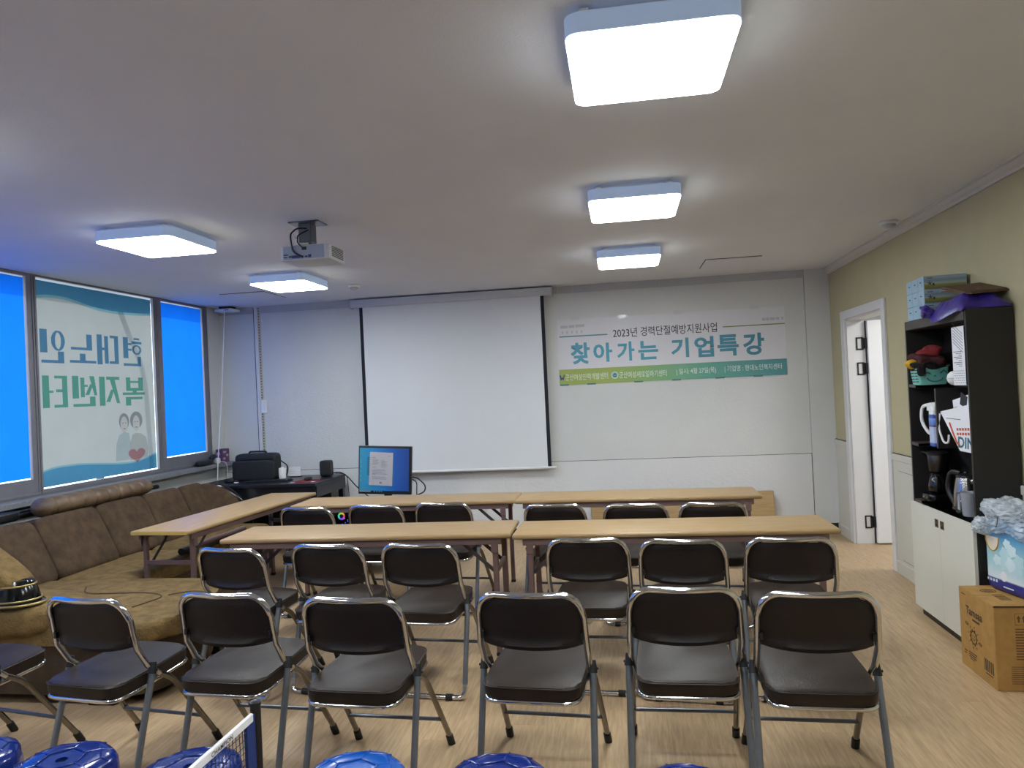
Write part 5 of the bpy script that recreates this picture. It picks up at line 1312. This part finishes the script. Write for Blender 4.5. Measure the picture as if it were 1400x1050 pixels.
# loose clear handle wrap gathered over the top, crinkled
def crinkle(c, size, rot, seed, n=3.0, cuts=13, amp=.16):
    rnd = random.Random(seed); mem = {}
    def fn(p):
        k = (round(p.x, 4), round(p.y, 4), round(p.z, 4))
        if k not in mem: mem[k] = 1+rnd.uniform(-amp, amp*.6)
        q = 1+.07*math.sin(38*p.y+20*p.z)+.06*math.sin(55*p.x+4-26*p.y)
        return p*(mem[k]*q)
    b = B(); b.superbox(c, size, n, cuts, rot, fn); return b
o = ob('clear_wrap', crinkle((1.945, 4.005, KZ+.385), (.23, .36, .185), Matrix.Rotation(math.radians(12), 4, 'Z'), 4, 4, 15, .10), WRAP, pkx, 0)
o = ob('wrap_ear', crinkle((1.812, 4.14, KZ+.325), (.09, .10, .085), Matrix.Rotation(.5, 4, 'Y'), 9, 2.6, 8, .2), WRAP, pkx, 0)
b = B(); b.prism(ell(0, 0, .035, .014, 16), 0, .002, M=Matrix.Translation((1.822, 4.02, KZ+.375)) @ Matrix.Rotation(math.radians(-80), 4, 'Y')); ob('hand_hole', b, mat('hole_dark', (60, 70, 72), .5, var=.1), pkx, 0)

# ================================================================== blue stools
def stool(m):
    t = thing('plastic_stool', (0, 0, 0), '', 'stool', 'blue plastic stools')
    H = .455
    b = B()
    b.lathe([(.050, H-.014), (.052, H-.002), (.085, H+.001), (.125, H-.004), (.146, H-.014), (.155, H-.030), (.158, H-.065), (.152, H-.066), (.148, H-.030), (.12, H-.016), (.05, H-.016)], (0, 0, 0), 48, lobes=6, amp=.022); ob('seat', b, m, t, 45, False)
    b = B(); b.lathe([(.0, H-.012), (.018, H-.012)], (0, 0, 0), 16); b.lathe([(.018, H-.030), (.018, H-.003), (.052, H-.002), (.052, H-.012)], (0, 0, 0), 24); st = ob('seat_centre', b, m, t, 45, False)
    b = B(); b.lathe([(0, H-.0115), (.0175, H-.0115)], (0, 0, 0), 16); ob('hole', b, BLACK, t, 0, False)
    # raised shell pattern: inner hexagon, six spokes, outer hexagon
    b = B()
    hexa = [(.070*math.cos(PI/3*k+.2), .070*math.sin(PI/3*k+.2)) for k in range(6)]
    b.tube([(x, y, H+.0005) for x, y in hexa], .0034, 6, closed=True)
    for k in range(6):
        a = PI/3*k+.2
        b.tube([(.070*math.cos(a), .070*math.sin(a), H+.0005), (.108*math.cos(a), .108*math.sin(a), H-.0015), (.142*math.cos(a), .142*math.sin(a), H-.012)], .0034, 6)
        a2 = a+PI/6
        b.tube([(.108*math.cos(a), .108*math.sin(a), H-.0015), (.122*math.cos(a2), .122*math.sin(a2), H-.0035), (.108*math.cos(a+PI/3), .108*math.sin(a+PI/3), H-.0015)], .003, 6)
        b.tube([(.122*math.cos(a2), .122*math.sin(a2), H-.0035), (.146*math.cos(a2), .146*math.sin(a2), H-.014)], .003, 6)
    ob('raised_pattern', b, m, t, 60, False)
    for k in range(4):
        a = PI/2*k+.4
        M = Matrix.Rotation(a, 4, 'Z')
        b = B(); v = []
        for (r_, z, hw_) in ((.140, H-.05, .055), (.156, .22, .042), (.172, 0, .030)):
            for (dr, dw) in ((0, -1), (.022, -.8), (.022, .8), (0, 1)): v.append(b.bm.verts.new(M @ Vector((r_+dr-.01, dw*hw_, z))))
        for j in (0, 4):
            for q in range(4): b.bm.faces.new((v[j+q], v[j+(q+1) % 4], v[j+4+(q+1) % 4], v[j+4+q]))
        b.bm.faces.new(v[:4]); b.bm.faces.new(v[8:12]); ob('leg', b, m, t, 30, False)
    b = B(); b.lathe([(.142, .20), (.150, .20), (.150, .235), (.142, .235), (.142, .20)], (0, 0, 0), 32); ob('ring', b, m, t, 40, False)
    return t
s0 = stool(BLUEP); s1 = stool(BLUEPL)
ST = [(-2.165, 2.10, s0, .1, 'dark blue stool at the left edge of the picture, cut off'),
      (-1.800, 2.085, None, .5, 'dark blue stool in front of the leftmost whole chair, left of the net'),
      (-1.355, 2.070, None, 0, 'dark blue stool half hidden behind the white net tape'),
      (-.835, 2.070, s1, .3, 'light blue stool, brighter than the others, right of the net post'),
      (-.410, 2.080, None, .2, 'dark blue stool right of the light blue one, before the aisle chair'),
      (.125, 2.045, None, .7, 'dark blue stool at the right end, only its rim in view')]
for (x, y, src, a, l) in ST:
    o = src if src else copy_tree(s0)
    o.location = (x, y, 0); o.rotation_euler.z = a; o['label'] = l

# ================================================================== table-tennis net, clamped to a table below the frame
tt = thing('table_tennis_table', (-1.46, .55, 0), 'blue half table-tennis table just below the picture, carrying the net', 'table')
b = B(); b.box(-2.14, -.765, -.21, 1.315, .735, .76, .003); ob('table_top', b, mat('tt_blue', (22, 48, 96), .4, var=.04), tt, 0)
for x in (-2.05, -.9):
    for y in (-.1, 1.2):
        b = B(); b.box(x-.02, x+.02, y-.02, y+.02, 0, .735); ob('leg', b, BLACK, tt, 0)
nt_ = thing('table_tennis_net', (-.78, 1.41, .76), 'blue table-tennis net with white top tape and a black post, cut by the bottom edge', 'net')
NX, NZ = -.781, .912
b = B(); b.tube([(NX, 1.428, .70), (NX, 1.428, .925)], .0105, 14); b.lathe([(.012, 0), (.0125, .006), (.008, .009), (0, .009)], (NX, 1.428, .922), 14); ob('post', b, BLACK, nt_, 40)
b = B(); b.box(NX-.02, NX+.02, 1.28, 1.44, .70, .733, .003); ob('clamp', b, BLACK, nt_, 0)
b = B(); b.box(NX-.0035, NX+.0035, 1.385, 1.422, .765, .908); ob('end_band', b, mat('net_blue', (26, 48, 108), .7, var=.06), nt_, 0)
b = B(); b.box(NX-.004, NX+.004, -.25, 1.412, NZ-.018, NZ, .002); ob('top_tape', b, PAPER, nt_, 0)
text('tape_word', 'CHAMPION', (NX+.0046, 1.255, NZ-.014), (0, 1, 0), (0, 0, 1), .075, .009, INKB, nt_, .01)
b = B(); r_ = .0009
z = .772
while z < NZ-.016:
    b.tube([(NX+.0015*math.sin(k*1.7+z*80), 1.39-k*.06, z+.0012*math.sin(k*2.3+z*50)) for k in range(28)], r_, 4); z += .0125
y = 1.385
while y > -.22:
    q = random.uniform(-.002, .002)
    b.tube([(NX, y, NZ-.012), (NX+.001, y+q, .84), (NX, y-q, .768)], r_, 4); y -= .0125
o = ob('netting', b, mat('net_dark', (24, 34, 70), .8, var=.05), nt_, 60); o['kind'] = 'stuff'
